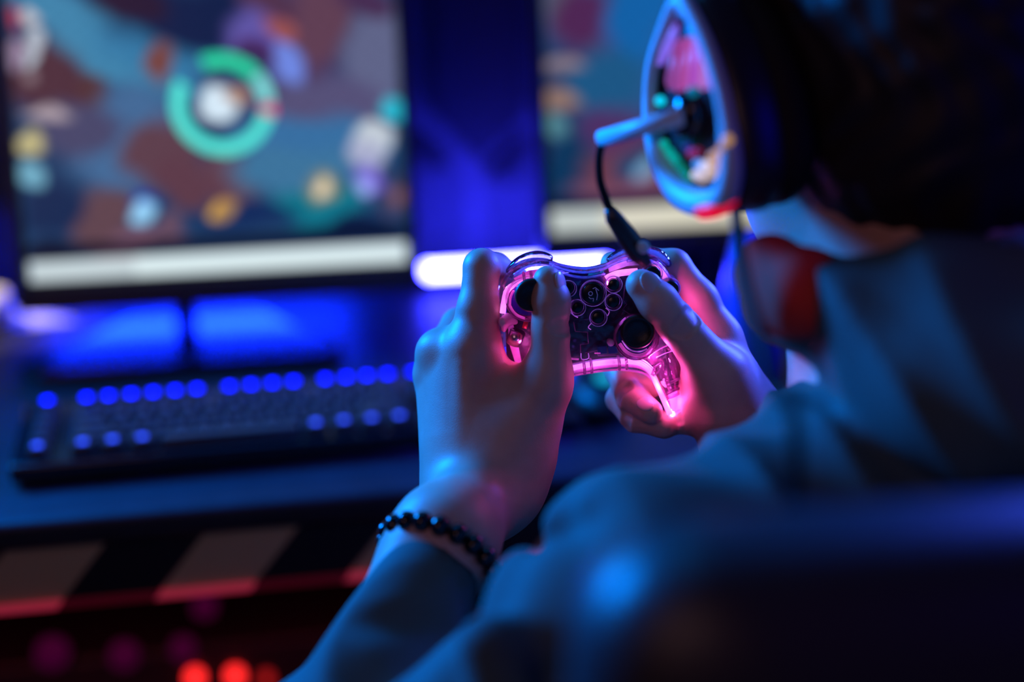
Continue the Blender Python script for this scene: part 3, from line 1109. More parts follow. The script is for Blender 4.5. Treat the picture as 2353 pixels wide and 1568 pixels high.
# inner wall line of the shell
in_px = [(1300, 640), (1345, 636), (1400, 632), (1440, 640), (1540, 660), (1552, 740), (1548, 800), (1500, 842), (1440, 836), (1312, 846), (1240, 850), (1165, 830), (1160, 740), (1168, 690), (1200, 650), (1250, 640)]
PCBP = [(K(x, y, -0.004).x, K(x, y, -0.004).y) for x, y in in_px]
bm = bmesh.new()
add_prism(bm, PCBP, -0.006, -0.004)
o = obj('circuit_board', bm, M_pcb, ctrl, smooth=False, local=True)
bm = bmesh.new()
ch = [K(x, y, 0.003) for x, y in ((1292, 632), (1385, 622), (1392, 688), (1296, 700))]
add_prism(bm, [(p.x, p.y) for p in ch], -0.004, 0.003)
obj('battery_block', bm, M_chip, ctrl, smooth=False, local=True)


def part_tube(name, pxs, z, r, m, seg=10, n=8, flat=None, zs=None):
    bm = bmesh.new()
    pts = [K(x, y, (zs[i] if zs else z)) for i, (x, y) in enumerate(pxs)]
    add_tube(bm, catmull(pts, n), r, seg=seg, flat=flat, flatn=(0, 0, 1) if flat else None)
    return obj(name, bm, m, ctrl, local=True)


# light pipes that carry the glow along the edges
M_edge = emis('painted glow acrylic', (0.85, 0.06, 0.60), 0.42, base=(0.6, 0.3, 0.6), vary=0.6, scale=120)  # emission paints LED light caught in the acrylic
M_edge2 = emis('painted glow lavender acrylic', (0.55, 0.12, 0.85), 0.62, base=(0.6, 0.4, 0.7), vary=0.9, scale=150)  # the same painted glow in lavender
for pxs, r, n_ in (
    ([(1300, 850), (1345, 840), (1395, 833), (1440, 831), (1472, 836), (1496, 856), (1512, 890), (1528, 925), (1540, 952)], 0.0017, 6),
    ([(1155, 720), (1157, 700), (1163, 672), (1172, 660), (1186, 652), (1205, 646), (1235, 639), (1262, 634)], 0.0018, 1),
    ([(1392, 641), (1415, 630), (1440, 626), (1465, 624)], 0.0020, 6),
    ([(1500, 604), (1516, 618), (1532, 645), (1546, 675), (1554, 705)], 0.0016, 1),
    ([(1300, 850), (1262, 862), (1228, 888), (1205, 930), (1180, 975)], 0.0017, 6),
):
    part_tube('light_pipe', pxs, 0.006, r, M_pipe, n=n_)['label'] = 'glowing magenta light pipe'
# dimmer rails and painted glow on the outer lip of the shell under the pipe
part_tube('glow_rail', [(1300, 860), (1345, 850), (1395, 842), (1440, 840), (1480, 848), (1504, 876), (1520, 910), (1534, 945)], 0.004, 0.0011, M_edge)
part_tube('glow_rail', [(1300, 867), (1345, 858), (1400, 851), (1440, 851), (1484, 861), (1510, 892), (1526, 932), (1541, 968), (1560, 974)], 0.001, 0.0007, M_edge)
part_tube('glow_rail', [(1300, 842), (1345, 832), (1395, 825), (1440, 823), (1478, 829), (1505, 852)], 0.008, 0.0005, M_edge2)
# plates with the LED glow painted in as emission
def plate(name, pxs, z, m, th=0.0008):
    bm = bmesh.new()
    pp_ = [K(x, y, z) for x, y in pxs]
    add_prism(bm, [(p.x, p.y) for p in pp_], z - th, z)
    return obj(name, bm, m, ctrl, smooth=False, local=True)


plate('glow_plate', [(1488, 606), (1512, 600), (1534, 628), (1550, 672), (1556, 712), (1540, 705), (1526, 660), (1508, 622)], 0.0012, M_edge2)
plate('glow_plate', [(1395, 606), (1432, 592), (1478, 586), (1490, 596), (1480, 608), (1440, 612), (1400, 626)], 0.0012, M_edge2)
plate('glow_plate', [(1180, 640), (1215, 622), (1262, 616), (1268, 628), (1225, 636), (1190, 650)], 0.0012, M_edge)
plate('glow_plate', [(1535, 905), (1566, 890), (1574, 955), (1560, 968), (1546, 960)], 0.0012, M_edge)
plate('glow_plate', [(1166, 735), (1176, 732), (1190, 790), (1200, 840), (1185, 838), (1170, 790)], -0.002, M_edge)
# LEDs at the ends of the pipes
for q in ((1546, 952), (1168, 664), (1172, 980), (1538, 945)):
    bm = bmesh.new()
    p = K(q[0], q[1], 0.005)
    bmesh.ops.create_icosphere(bm, subdivisions=2, radius=0.0018, matrix=Matrix.Translation(p))
    obj('led', bm, M_hot, ctrl, local=True)['label'] = 'bright magenta LED'
# point lights added inside the shell to throw magenta on the hands
for i, (q, pw) in enumerate((((1545, 925), .005), ((1178, 668), .004), ((1548, 690), .024), ((1400, 648), .010), ((1500, 820), .022), ((1516, 892), .006), ((1180, 960), .006), ((1210, 800), .0025))):
    l_ = bpy.data.lights.new('led_fill', 'POINT')
    l_.energy = pw * 2.6
    l_.color = (1.0, 0.10, 0.62)
    l_.shadow_soft_size = 0.003
    lo_ = bpy.data.objects.new('led_fill', l_)
    C.objects.link(lo_)
    lo_.location = CM @ K(q[0], q[1], 0.0108 if q[1] in (820, 892) else 0.0075)
# clips round the pipe
for q, an in (((1350, 842), 6), ((1430, 833), 2), ((1213, 642), 10)):
    bm = bmesh.new()
    p = K(q[0], q[1], 0.006)
    for dx in (-0.0022, 0.0022):
        pts = [p + Vector((dx, 0.0042 * math.cos(t), 0.0048 * math.sin(t))) for t in np.linspace(0, 2 * PI, 17)[:-1]]
        add_tube(bm, pts, 0.0009, seg=8, closed=True)
    obj('pipe_clip', bm, M_clearpink, ctrl, local=True)


def ring(bm, c, r0, r1, z0_, z1_, seg=40):
    add_lathe(bm, [(r0, z0_), (r1 + 0.0006, z0_), (r1, z1_ - 0.0006), ((r0 + r1) / 2, z1_), (r0, z1_ - 0.0006), (r0, z0_)], Matrix.Translation((c.x, c.y, 0)), seg)


def button(name, q, r, top, collar, mcol=M_clear, mm=M_btn, zc_=FACE):
    p = K(q[0], q[1], top)
    bm = bmesh.new()
    add_lathe(bm, [(0, -0.003), (r, -0.003), (r, top - 0.0010), (r * 0.96, top - 0.0003), (r * 0.86, top), (0, top)], Matrix.Translation((p.x, p.y, 0)), 32)
    b_ = obj(name, bm, mm, ctrl, local=True)
    bm = bmesh.new()
    ring(bm, p, r + 0.0005, r + collar, -0.003, zc_ + 0.0012)
    c_ = obj('button_collar', bm, mcol, ctrl, local=True)
    bm = bmesh.new()
    for rr_, zz2 in ((r + collar, zc_ + 0.0010), (r + collar * 0.5, zc_ - 0.0045)):
        add_tube(bm, [Vector((p.x + rr_ * math.cos(t), p.y + rr_ * math.sin(t), zz2)) for t in np.linspace(0, 2 * PI, 33)[:-1]], 0.00018, seg=6, closed=True)
    obj('collar_glint', bm, M_rim, c_, local=True)
    return b_, p


gb, gp = button('guide_button', (1363, 675), 0.0066, 0.0150, 0.0014)
for q, r, t in (((1411, 655), 0.0035, 0.0150), ((1410, 695), 0.0036, 0.0145), ((1327, 708), 0.0034, 0.0140), ((1375, 731), 0.0037, 0.0140), ((1306, 664), 0.0034, 0.0140)):
    button('small_button', q, r, t, 0.0016)
for q in ((1500, 632), (1541, 665)):
    button('action_button', q, 0.0050, 0.0175, 0.0014)
button('action_button', (1468, 662), 0.0048, 0.0150, 0.0012)
button('action_button', (1508, 697), 0.0048, 0.0150, 0.0012)
# engraved mark on the guide button: small ring with hooked strokes
bm = bmesh.new()
zt = 0.01515
B2 = lambda x, y: K(x, y, zt)
add_tube(bm, [B2(1357 + 4.6 * math.cos(t), 675 + 4.6 * math.sin(t)) for t in np.linspace(0, 2 * PI, 17)[:-1]], 0.00022, seg=6, closed=True)
for st_ in ([(1362, 664), (1368, 661), (1376, 668)], [(1369, 664), (1373, 678), (1371, 690)], [(1353, 683), (1357, 687), (1364, 686), (1363, 693)]):
    add_tube(bm, [B2(*q) for q in st_], 0.00024, seg=6)
obj('emblem', bm, emis('etched mark', (0.12, 0.10, 0.45), 0.22, base=(0.4, 0.4, 0.6)), gb, local=True)  # faint emission added so the engraved mark shows in the dark


def stick(q, r, base_q, top=0.026):
    p = K(q[0], q[1], top)
    pb = K(base_q[0], base_q[1], FACE)
    bm = bmesh.new()
    add_lathe(bm, [(0, top - 0.009), (r * 0.6, top - 0.008), (r * 0.98, top - 0.0045), (r * 1.02, top - 0.0025), (r * 0.95, top - 0.0006), (r * 0.82, top), (r * 0.74, top - 0.0010), (r * 0.4, top - 0.0022), (0, top - 0.0026)], Matrix.Translation((p.x, p.y, 0)), 48)
    s_ = obj('thumbstick', bm, M_rubber, ctrl, local=True)
    bm = bmesh.new()
    add_tube(bm, [Vector((pb.x, pb.y, 0.0)), Vector((p.x, p.y, top - 0.006))], 0.0045, seg=16)
    obj('stem', bm, M_rubber, s_, local=True)
    bm = bmesh.new()
    add_lathe(bm, [(r * 0.55, 0.002), (r * 0.92, 0.0045), (r * 1.04, 0.0095), (r * 1.05, 0.0095), (r * 0.95, 0.003), (r * 0.56, 0.0)], Matrix.Translation((pb.x, pb.y, 0)), 48)
    obj('stick_dome', bm, M_chip, s_, local=True)
    bm = bmesh.new()
    R = r * 1.28
    add_lathe(bm, [(R * 0.95, -0.003), (R * 1.04, 0.004), (R * 1.06, FACE + 0.0016), (R * 1.01, FACE + 0.0026), (R * 0.96, FACE + 0.0016), (R * 0.93, 0.004), (R * 0.9, -0.003)], Matrix.Translation((pb.x, pb.y, 0)), 56)
    obj('stick_collar', bm, M_clearpink, s_, local=True)
    return s_


# glints painted as emissive lines: crescent and notches of the right stick's well
for pxs, rr_, m_ in (
    ([(1424, 790), (1436, 806), (1452, 815), (1470, 817), (1486, 811), (1497, 798)], 0.0011, M_edge),
    ([(1430, 783), (1440, 798), (1455, 807), (1472, 808), (1487, 802)], 0.0005, M_edge2),
    ([(1424, 748), (1430, 738), (1438, 731)], 0.0006, M_edge2), ([(1442, 729), (1446, 737)], 0.0005, M_edge2), ([(1448, 727), (1451, 735)], 0.0005, M_edge2), ([(1454, 726), (1456, 733)], 0.0004, M_edge2),
    ([(1170, 700), (1178, 715), (1190, 726), (1206, 732)], 0.0009, M_edge), ([(1180, 668), (1173, 684), (1172, 700)], 0.0007, M_edge),
    ([(1500, 812), (1520, 800), (1545, 790)], 0.0004, M_edge), ([(1508, 822), (1530, 812), (1550, 806)], 0.0003, M_edge2),
    ([(1335, 812), (1337, 826), (1352, 824), (1352, 812)], 0.0003, M_edge2), ([(1366, 812), (1380, 812)], 0.0004, M_edge), ([(1360, 742), (1352, 752), (1358, 758)], 0.0003, M_edge2),
    ([(1318, 690), (1310, 700), (1316, 722), (1328, 730)], 0.0003, M_edge2), ([(1392, 708), (1400, 716), (1396, 726)], 0.0003, M_edge2), ([(1300, 824), (1330, 826)], 0.0006, M_edge),
):
    part_tube('glow_line', pxs, 0.0108, rr_, m_, seg=6, n=5)
stick((1466, 764), 0.0102, (1463, 776))
stick((1222, 680), 0.0100, (1213, 688))
# direction pad, lower left of the centre
p = K(1262, 800, 0.015)
bm = bmesh.new()
add_box(bm, (p.x, p.y, 0.0135), (0.021, 0.007, 0.005))
add_box(bm, (p.x, p.y, 0.0136), (0.007, 0.021, 0.005))
bevel(obj('direction_pad', bm, M_btn, ctrl, local=True), 0.0008)

# small electronics: switches, solder pins, coils
bm = bmesh.new()
for q in ((1384, 805), (1408, 804)):
    p = K(q[0], q[1], 0.006)
    add_box(bm, (p.x, p.y, 0.003), (0.0056, 0.005, 0.006))
bevel(obj('switch', bm, M_chip, ctrl, local=True), 0.0005)
bm = bmesh.new()
for i in range(46):
    q = (rng.uniform(1300, 1530), rng.uniform(650, 840))
    p = K(q[0], q[1], 0.0)
    add_box(bm, (p.x, p.y, -0.0035), (rng.uniform(.0006, .0028), rng.uniform(.0006, .0022), 0.0016))
obj('surface_parts', bm, mat('solder and parts', (0.16, 0.14, 0.28), 0.25, metal=0.6), ctrl, smooth=False, local=True)
bm = bmesh.new()
p = K(1404, 789, 0.007)
add_lathe(bm, [(0, 0.0), (0.0022, 0.0), (0.0022, 0.006), (0.0016, 0.0082), (0, 0.0086)], Matrix.Translation((p.x, p.y, 0)), 16)
obj('clear_post', bm, M_pinkwhite, ctrl, local=True)
# board outline rails of clear plastic seen as thin lit lines
for pxs in ([(1436, 655), (1432, 690), (1440, 700), (1430, 712), (1446, 722), (1480, 728)], [(1318, 740), (1322, 762), (1350, 764), (1352, 790), (1334, 792), (1334, 822)], [(1296, 700), (1320, 698)], [(1310, 822), (1335, 820), (1336, 832), (1310, 836)], [(1500, 740), (1520, 760), (1545, 765)],
            [(1290, 632), (1296, 700)], [(1385, 622), (1392, 690)], [(1345, 812), (1372, 806), (1374, 818), (1420, 816)]):
    bm = bmesh.new()
    add_tube(bm, [K(x, y, 0.0065) for x, y in pxs], 0.00042, seg=6)
    obj('moulded_rib', bm, M_clearpink, ctrl, local=True)
# rumble motor in the left grip: silver can
p = K(1182, 778, 0.004)
bm = bmesh.new()
add_tube(bm, [K(1180, 790, 0.003), K(1190, 762, 0.005)], 0.0048, seg=24)
obj('rumble_motor', bm, M_metal, ctrl, local=True)['label'] = 'silver motor can'
bm = bmesh.new()
add_tube(bm, [K(1202, 745, 0.006), K(1212, 748, 0.006)], 0.0024, seg=12)
obj('wire', bm, M_red_plastic, ctrl, local=True)['label'] = 'red wire'
# milky moulded boss beside the left stick and clear bosses in the grips
P, F = isomesh('b', [cap(K(1156, 738, .006), K(1172, 735, .006), 0.0028, 0.0026, k=.002), cap(K(1160, 745, .006), K(1158, 758, .006), 0.0032, 0.0016, k=.002), cap(K(1166, 728, .006), K(1164, 740, .006), 0.0024, k=.002), cap(K(1172, 738, .006), K(1184, 740, .006), .0018, k=.002)], 0.0006)
o = bpy.data.objects.new('screw_boss', np_mesh('screw_boss', P, F))
C.objects.link(o)
o.data.materials.append(M_pinkwhite)
o.parent = ctrl
for a_, b_, r in (((1515, 828), (1540, 900), .0042), ((1538, 800), (1552, 885), .0030), ((1480, 800), (1500, 838), .002)):
    bm = bmesh.new()
    add_tube(bm, [K(*a_, 0.002), K(*b_, 0.004)], [r, r * .75], seg=20)
    obj('grip_boss', bm, M_clear, ctrl, local=True)
bm = bmesh.new()
add_tube(bm, catmull([K(1498, 862, .009), K(1505, 845, .010), (K(1518, 836, .010)), K(1521, 843, .010), K(1510, 858, .009), K(1500, 864, .009)], 6), 0.0007, seg=8)
obj('loop_clip', bm, M_clearpink, ctrl, local=True)
for (q1, q2) in (((1530, 905), (1562, 892)), ((1532, 918), (1560, 905)), ((1540, 880), (1565, 868)), ((1545, 955), (1572, 938))):
    bm = bmesh.new()
    add_tube(bm, [K(*q1, .006), K(*q2, .006)], [0.0012, 0.0008], seg=8, flat=1.8)
    obj('grip_rib', bm, M_clearpink, ctrl, local=True)
# reflector in the right grip that spreads the glow
bm = bmesh.new()
pp = [K(x, y, -0.012) for x, y in ((1500, 842), (1548, 842), (1562, 960), (1545, 970), (1528, 925))]
add_prism(bm, [(p.x, p.y) for p in pp], -0.0135, -0.012)
obj('grip_reflector', bm, mat('pink reflector', (0.7, 0.08, 0.5), 0.3), ctrl, smooth=False, local=True)
bm = bmesh.new()
pp = [K(x, y, -0.012) for x, y in ((1160, 660), (1255, 640), (1265, 700), (1230, 840), (1170, 850))]
add_prism(bm, [(p.x, p.y) for p in pp], -0.0135, -0.012)
obj('grip_reflector', bm, mat('pink reflector b', (0.5, 0.06, 0.4), 0.3), ctrl, smooth=False, local=True)
# bumpers along the top edge
for pxs in ([(1165, 628), (1195, 605), (1235, 592), (1270, 596)], [(1395, 600), (1430, 584), (1470, 577), (1515, 588), (1540, 612)]):
    nb = (len(pxs) - 1) * 8 + 1
    o = part_tube('bumper', pxs, -0.006, [0.0044 * max(0.12, math.sin(PI * min(1, max(0, (i + .5) / nb))) ** 0.45) for i in range(nb)], M_clear, seg=14, flat=1.3)
for pxs, zz_ in (([(1262, 606), (1300, 620), (1345, 626), (1385, 618), (1425, 600), (1470, 590)], 0.0105), ([(1262, 602), (1300, 612), (1345, 617), (1388, 610), (1425, 592), (1470, 582)], 0.002), ([(1180, 632), (1215, 612), (1258, 610), (1300, 630), (1345, 638), (1392, 630)], 0.0115), ([(1440, 600), (1480, 596), (1520, 612), (1545, 650), (1560, 700)], 0.0105)):
    part_tube('edge_line', pxs, zz_, 0.0009, M_clearpink)

# ------------------------------------------------------------------ the player
def H(px, py, off=0.0):
    return U(px, py, 0.87 + off / 1000.0)


Lx = Vector((-0.906, -0.423, 0))
Ld = CF(Lx.x, Lx.y, 0).normalized()          # towards the player's left
Fd = CF(-0.423, 0.906, 0).normalized()       # where the player faces
mm = 0.001
# left hand: back of the hand towards us
LW = H(1108, 1130, -6)
BR = U(1008, 1262, 0.80)
BC = U(1012, 1288, 0.797)
EL = CF(-0.170, 0.505, 0.69)
LS = CF(0.074, 0.605, 0.890)
C7 = CF(0.236, 0.690, 0.972)
RS = C7 - Ld * 0.17 - ZU * 0.085
HC = CF(0.2054, 0.784, 1.125)
RE = CF(0.40, 0.93, 0.70)
ax_l = (BR - EL).normalized()
side_l = ax_l.cross(FW).normalized()
lh = [
    cap(EL, BR + ax_l * 0.01, 0.030, 0.0278, k=.01),
    cap(BR, LW, 0.0270, 0.0265, k=.02, flat=1.2, fn=FW),
    # carpus and metacarpals
    cap(H(1112, 1120, -4), H(1150, 1000, -4), 0.027, 0.026, k=.025, flat=1.25, fn=FW),
    cap(H(1078, 1130, 0), H(1088, 812, -1), 0.0200, 0.0142, k=.016),
    cap(H(1055, 1130, 8), H(1020, 828, 20), 0.0180, 0.0140, k=.020),
    cap(H(1066, 1000, 3), H(1056, 822, 10), 0.0180, 0.0145, k=.016),
    cap(H(1050, 1130, 14), H(1004, 872, 26), 0.0170, 0.0120, k=.014),
    cap(H(1055, 1120, 20), H(1016, 930, 40), 0.0150, 0.0110, k=.012),
    cap(H(1110, 1050, 14), H(1120, 880, 24), 0.021, 0.018, k=.02),
    cap(H(1170, 1100, -2), H(1236, 900, -8), 0.0210, 0.0165, k=.02),
    cap(H(1180, 1040, 2), H(1180, 905, 4), 0.0210, 0.0130, k=.016),
    cap(H(1222, 960, -4), H(1262, 862, -14), 0.0150, 0.0118, k=.012),
    # thumb
    cap(H(1258, 880, -13), H(1267, 748, -19), 0.0132, 0.0112, k=.010),
    cap(H(1267, 748, -19), H(1266, 690, -22), 0.0110, 0.0113, k=.005),
    cap(H(1266, 690, -22), H(1258, 644, -23), 0.0112, 0.0086, k=.004),
    # index: up along the grip, over the shoulder of the controller
    cap(H(1092, 800, 4), H(1098, 712, 0), 0.0134, 0.0122, k=.014),
    cap(H(1099, 712, 0), H(1106, 618, 2), 0.0118, 0.0112, k=.006),
    cap(H(1108, 612, 4), H(1140, 618, 24), 0.0108, 0.0092, k=.004),
    cap(H(1140, 618, 24), H(1190, 640, 42), 0.0090, 0.0078, k=.004),
    # middle, ring and little fingers run away under the controller
    cap(H(1014, 815, 18), H(1052, 745, 48), 0.0124, 0.0100, k=.012),
    cap(H(1052, 745, 46), H(1110, 745, 60), 0.0098, 0.0086, k=.004),
    cap(H(1110, 745, 60), H(1165, 770, 50), 0.0084, 0.0074, k=.004),
    cap(H(999, 868, 26), H(1040, 812, 58), 0.0116, 0.0094, k=.006),
    cap(H(1040, 812, 58), H(1105, 820, 70), 0.0092, 0.0082, k=.004),
    cap(H(1105, 820, 70), H(1160, 850, 54), 0.0080, 0.0070, k=.004),
    cap(H(1014, 930, 40), H(1045, 890, 64), 0.0104, 0.0084, k=.005),
    cap(H(1045, 890, 64), H(1100, 900, 70), 0.0082, 0.0074, k=.004),
    cap(H(1100, 900, 70), H(1150, 925, 54), 0.0072, 0.0064, k=.004),
    # knuckles and tendons
    ell(H(1084, 790, -4), (.0105, .0115, .0105), k=.010),
    ell(H(1004, 802, 12), (.0098, .0098, .0090), k=.010),
    ell(H(990, 858, 20), (.0095, .0095, .0090), k=.005),
    cap(H(1072, 845, -10), H(1064, 1080, -17), .0034, .0034, k=.008),
    cap(H(1018, 850, 10), H(1036, 1080, -6), .0030, .0030, k=.008),
]
# right hand
RWr = H(1722, 1010, 24)
rh = [
    cap(RE, RWr, 0.030, 0.027, k=.01, flat=1.15, fn=FW),
    cap(RWr, H(1668, 905, 12), 0.0265, 0.0240, k=.02, flat=1.1, fn=FW),
    cap(H(1715, 985, 20), H(1655, 778, 20), 0.0190, 0.0125, k=.014),
    cap(H(1712, 985, 26), H(1668, 812, 36), 0.0180, 0.0120, k=.012),
    cap(H(1705, 985, 28), H(1664, 860, 46), 0.0170, 0.0115, k=.012),
    cap(H(1690, 985, 26), H(1640, 905, 48), 0.0170, 0.0110, k=.012),
    # thenar, web and heel of the palm
    cap(H(1678, 940, 0), H(1652, 862, -6), 0.0200, 0.0158, k=.016),
    cap(H(1618, 868, 4), H(1600, 925, 12), 0.0120, 0.0110, k=.014),
    cap(H(1640, 940, 14), H(1592, 950, 24), 0.0150, 0.0095, k=.012),
    cap(H(1650, 860, 16), H(1628, 790, 26), 0.0140, 0.0090, k=.014),
    # thumb
    cap(H(1646, 856, -8), H(1560, 748, -18), 0.0158, 0.0117, k=.010),
    cap(H(1560, 748, -18), H(1512, 694, -23), 0.0116, 0.0117, k=.005),
    cap(H(1512, 694, -23), H(1474, 655, -24), 0.0117, 0.0094, k=.004),
    # index finger over the top edge
    cap(H(1655, 778, 18), H(1606, 690, 20), 0.0122, 0.0116, k=.010),
    cap(H(1606, 690, 20), H(1548, 612, 20), 0.0114, 0.0104, k=.006),
    cap(H(1548, 612, 20), H(1482, 600, 24), 0.0102, 0.0088, k=.004),
    cap(H(1482, 600, 24), H(1406, 607, 20), 0.0088, 0.0074, k=.004),
    # middle finger under the body
    cap(H(1668, 812, 36), H(1560, 790, 52), 0.0118, 0.0100, k=.007),
    cap(H(1560, 790, 52), H(1475, 840, 40), 0.0098, 0.0090, k=.004),
    cap(H(1475, 840, 40), H(1496, 885, 22), 0.0088, 0.0080, k=.004),
    # ring finger: its end comes out below the grip
    cap(H(1664, 860, 46), H(1540, 835, 58), 0.0112, 0.0098, k=.006),
    cap(H(1540, 835, 58), H(1424, 850, 38), 0.0096, 0.0092, k=.004),
    cap(H(1424, 850, 38), H(1450, 912, 16), 0.0096, 0.0094, k=.004),
    cap(H(1450, 912, 16), H(1494, 946, 4), 0.0094, 0.0078, k=.004),
    # little finger
    cap(H(1640, 905, 48), H(1545, 900, 60), 0.0104, 0.0088, k=.006),
    cap(H(1545, 900, 60), H(1422, 918, 36), 0.0086, 0.0080, k=.004),
    cap(H(1422, 918, 36), H(1458, 962, 20), 0.0082, 0.0084, k=.003),
    cap(H(1458, 962, 20), H(1522, 976, 12), 0.0084, 0.0078, k=.003),
    cap(H(1530, 978, 20), H(1600, 945, 26), 0.0076, 0.0100, k=.008),
]


def crease(J, a, n, R, along, half=0.9, r=0.0009, depth=-0.0002, bow=0.0):
    """a fine skin fold running round the back of a joint"""
    a = a.normalized()
    n = (n - a * n.dot(a)).normalized()
    s_ = a.cross(n).normalized()
    pts = [J + a * (along + bow * math.cos(t * 1.6)) + (n * math.cos(t) + s_ * math.sin(t)) * (R - depth) for t in np.linspace(-half, half, 7)]
    return [cap(p, q, r, r, k=.0028, op='s') for p, q in zip(pts[:-1], pts[1:])]


jr, ar = H(1560, 748, -18), H(1512, 694, -23) - H(1646, 856, -8)
nr = (-FW * 0.86 + (RT * 0.7 + UP * 0.7) * 0.42)
for al, hf in ((.0060, .75), (.0036, .95), (.0012, 1.05), (-.0014, .9), (-.0040, .7)):
    rh += crease(jr, ar, nr, 0.0119, al, half=hf, bow=.0006)
jl, al_ = H(1267, 748, -19), H(1266, 690, -22) - H(1258, 880, -13)
nl = (RT * 0.75 - FW * 0.6)
for al, hf in ((.0044, .8), (.0010, 1.0), (-.0026, .8)):
    lh += crease(jl, al_, nl, 0.0114, al, half=hf)
for j_, a_, n_, R_ in ((H(1450, 912, 16), H(1494, 946, 4) - H(1424, 850, 38), -FW * .8 - RT * .5, .0094), (H(1458, 962, 20), H(1522, 976, 12) - H(1422, 918, 36), -FW * .7 - RT * .4 - UP * .3, .0084)):
    for al in (.0020, -.0004, -.0028):
        rh += crease(j_, a_, n_, R_, al, half=.8, r=.0006)
hd = lambda l, f, z: HC + Ld * l + Fd * f + ZU * z
axes = (Ld, Fd, ZU)
head = [
    ell(HC, (.074, .094, .108), axes, k=.02),
    ell(hd(0, .030, -.062), (.055, .060, .052), axes, k=.03),
    cap(hd(0, .062, -.098), hd(0, .066, -.094), .022, k=.02),                       # chin
    cap(hd(.045, .01, -.07), hd(.02, .058, -.098), .014, .012, k=.02),
    cap(hd(-.045, .01, -.07), hd(-.02, .058, -.098), .014, .012, k=.02),
    cap(hd(0, .094, .012), hd(0, .110, -.028), .007, .011, k=.010),                 # nose
    ell(hd(.012, .098, -.030), (.008, .010, .007), axes, k=.006),
    ell(hd(-.012, .098, -.030), (.008, .010, .007), axes, k=.006),
    ell(hd(.031, .093, .010), (.014, .012, .010), axes, k=.012, op='s'),            # eye sockets
    ell(hd(-.031, .093, .010), (.014, .012, .010), axes, k=.012, op='s'),
    ell(hd(.031, .078, .008), (.0125, .0125, .0125), axes, k=.003),
    ell(hd(-.031, .078, .008), (.0125, .0125, .0125), axes, k=.003),
    cap(hd(.045, .080, .028), hd(.012, .092, .026), .006, .006, k=.012),
    cap(hd(-.045, .080, .028), hd(-.012, .092, .026), .006, .006, k=.012),
    cap(hd(.020, .086, -.060), hd(-.020, .086, -.060), .0065, k=.008),              # lips
    cap(hd(.016, .084, -.068), hd(-.016, .084, -.068), .0065, k=.006),
    cap(hd(.022, .094, -.064), hd(-.022, .094, -.064), .0014, k=.003, op='s'),
    ell(hd(.076, -.005, -.005), (.010, .018, .030), axes, k=.006),                  # ears
    ell(hd(-.076, -.005, -.005), (.010, .018, .030), axes, k=.006),
    cap(hd(0, -.035, -.06), C7 + Fd * .02 - ZU * 0.03, .056, .062, k=.03),          # neck
    cap(hd(0, .018, -.085), C7 + Fd * .060 - ZU * 0.02, .046, .052, k=.03),
]
BK = C7 - ZU * 0.25 + Fd * 0.02
HIP = CF(0.27, 0.60, 0.55)
torso = [
    ell(BK + ZU * 0.05, (.145, .088, .18), axes, k=.05),
    ell(HIP + ZU * 0.08, (.145, .100, .17), axes, k=.06),
    cap(C7 - ZU * .04 + Ld * .03, LS - ZU * .01, .040, .038, k=.04),
    cap(C7 - ZU * .04 - Ld * .03, RS - ZU * .01, .040, .038, k=.04),
    cap(LS, EL, .038, .030, k=.02),
    cap(RS, RE, .038, .030, k=.02),
]
body_prims = lh + rh + head + torso


def region(prims, lo, hi, h):
    V, l, hh = field(prims, lo, hi, h)
    return nets(V, l, hh, 2)


def bb(pts, m):
    A = np.array([list(p) for p in pts])
    return A.min(0) - m, A.max(0) + m


llo, lhi = bb([BR - ax_l * 0.03, H(1250, 610, -25), H(985, 860, 20), H(1165, 850, 72)], .030)
rlo, rhi = bb([H(1722, 1010, 24), H(1400, 600, 20), H(1474, 655, -26), H(1560, 790, 60), H(1500, 985, 10)], .030)
rlo[0] = max(rlo[0], -1)
parts = []
# the two hands are meshed finely, the rest of the same body more coarsely
PL, FL = region(lh, llo, lhi, 0.0009)
PR, FR = region(rh, rlo, rhi, 0.0008)
inL = lambda P, m: ((P > llo + m) & (P < lhi - m)).all(1)
inR = lambda P, m: ((P > rlo + m) & (P < rhi - m)).all(1)
blo, bhi = bb([HC + ZU * .12 + Fd * .1, HIP - ZU * .12, EL, RE, RS, LS], .06)
PB, FB = region(body_prims, blo, bhi, 0.0035)
cB = PB[FB].mean(1)
onL = inL(cB, .002)
onR = inR(cB, .002)
FB = FB[~(onL | onR)]
used = np.unique(FB)
remap = np.full(len(PB), -1)
remap[used] = np.arange(len(used))
PB, FB = PB[used], remap[FB]
P = np.concatenate([PL, PR, PB])
F = np.concatenate([FL, FR + len(PL), FB + len(PL) + len(PR)])
person = mesh_obj('person', np_mesh('person', P, F), M_skin)
tag(person, 'person in a dark jacket and headset, leaning forward and holding the glowing controller', 'person')


def flake(name, c, R, axes, m, parent):
    bm = bmesh.new()
    bmesh.ops.create_uvsphere(bm, u_segments=28, v_segments=16, radius=1.0)
    A = Matrix((axes[0] * R[0], axes[1] * R[1], axes[2] * R[2])).transposed().to_4x4()
    bmesh.ops.transform(bm, matrix=Matrix.Translation(c) @ A, verts=bm.verts)
    return obj(name, bm, m, parent)


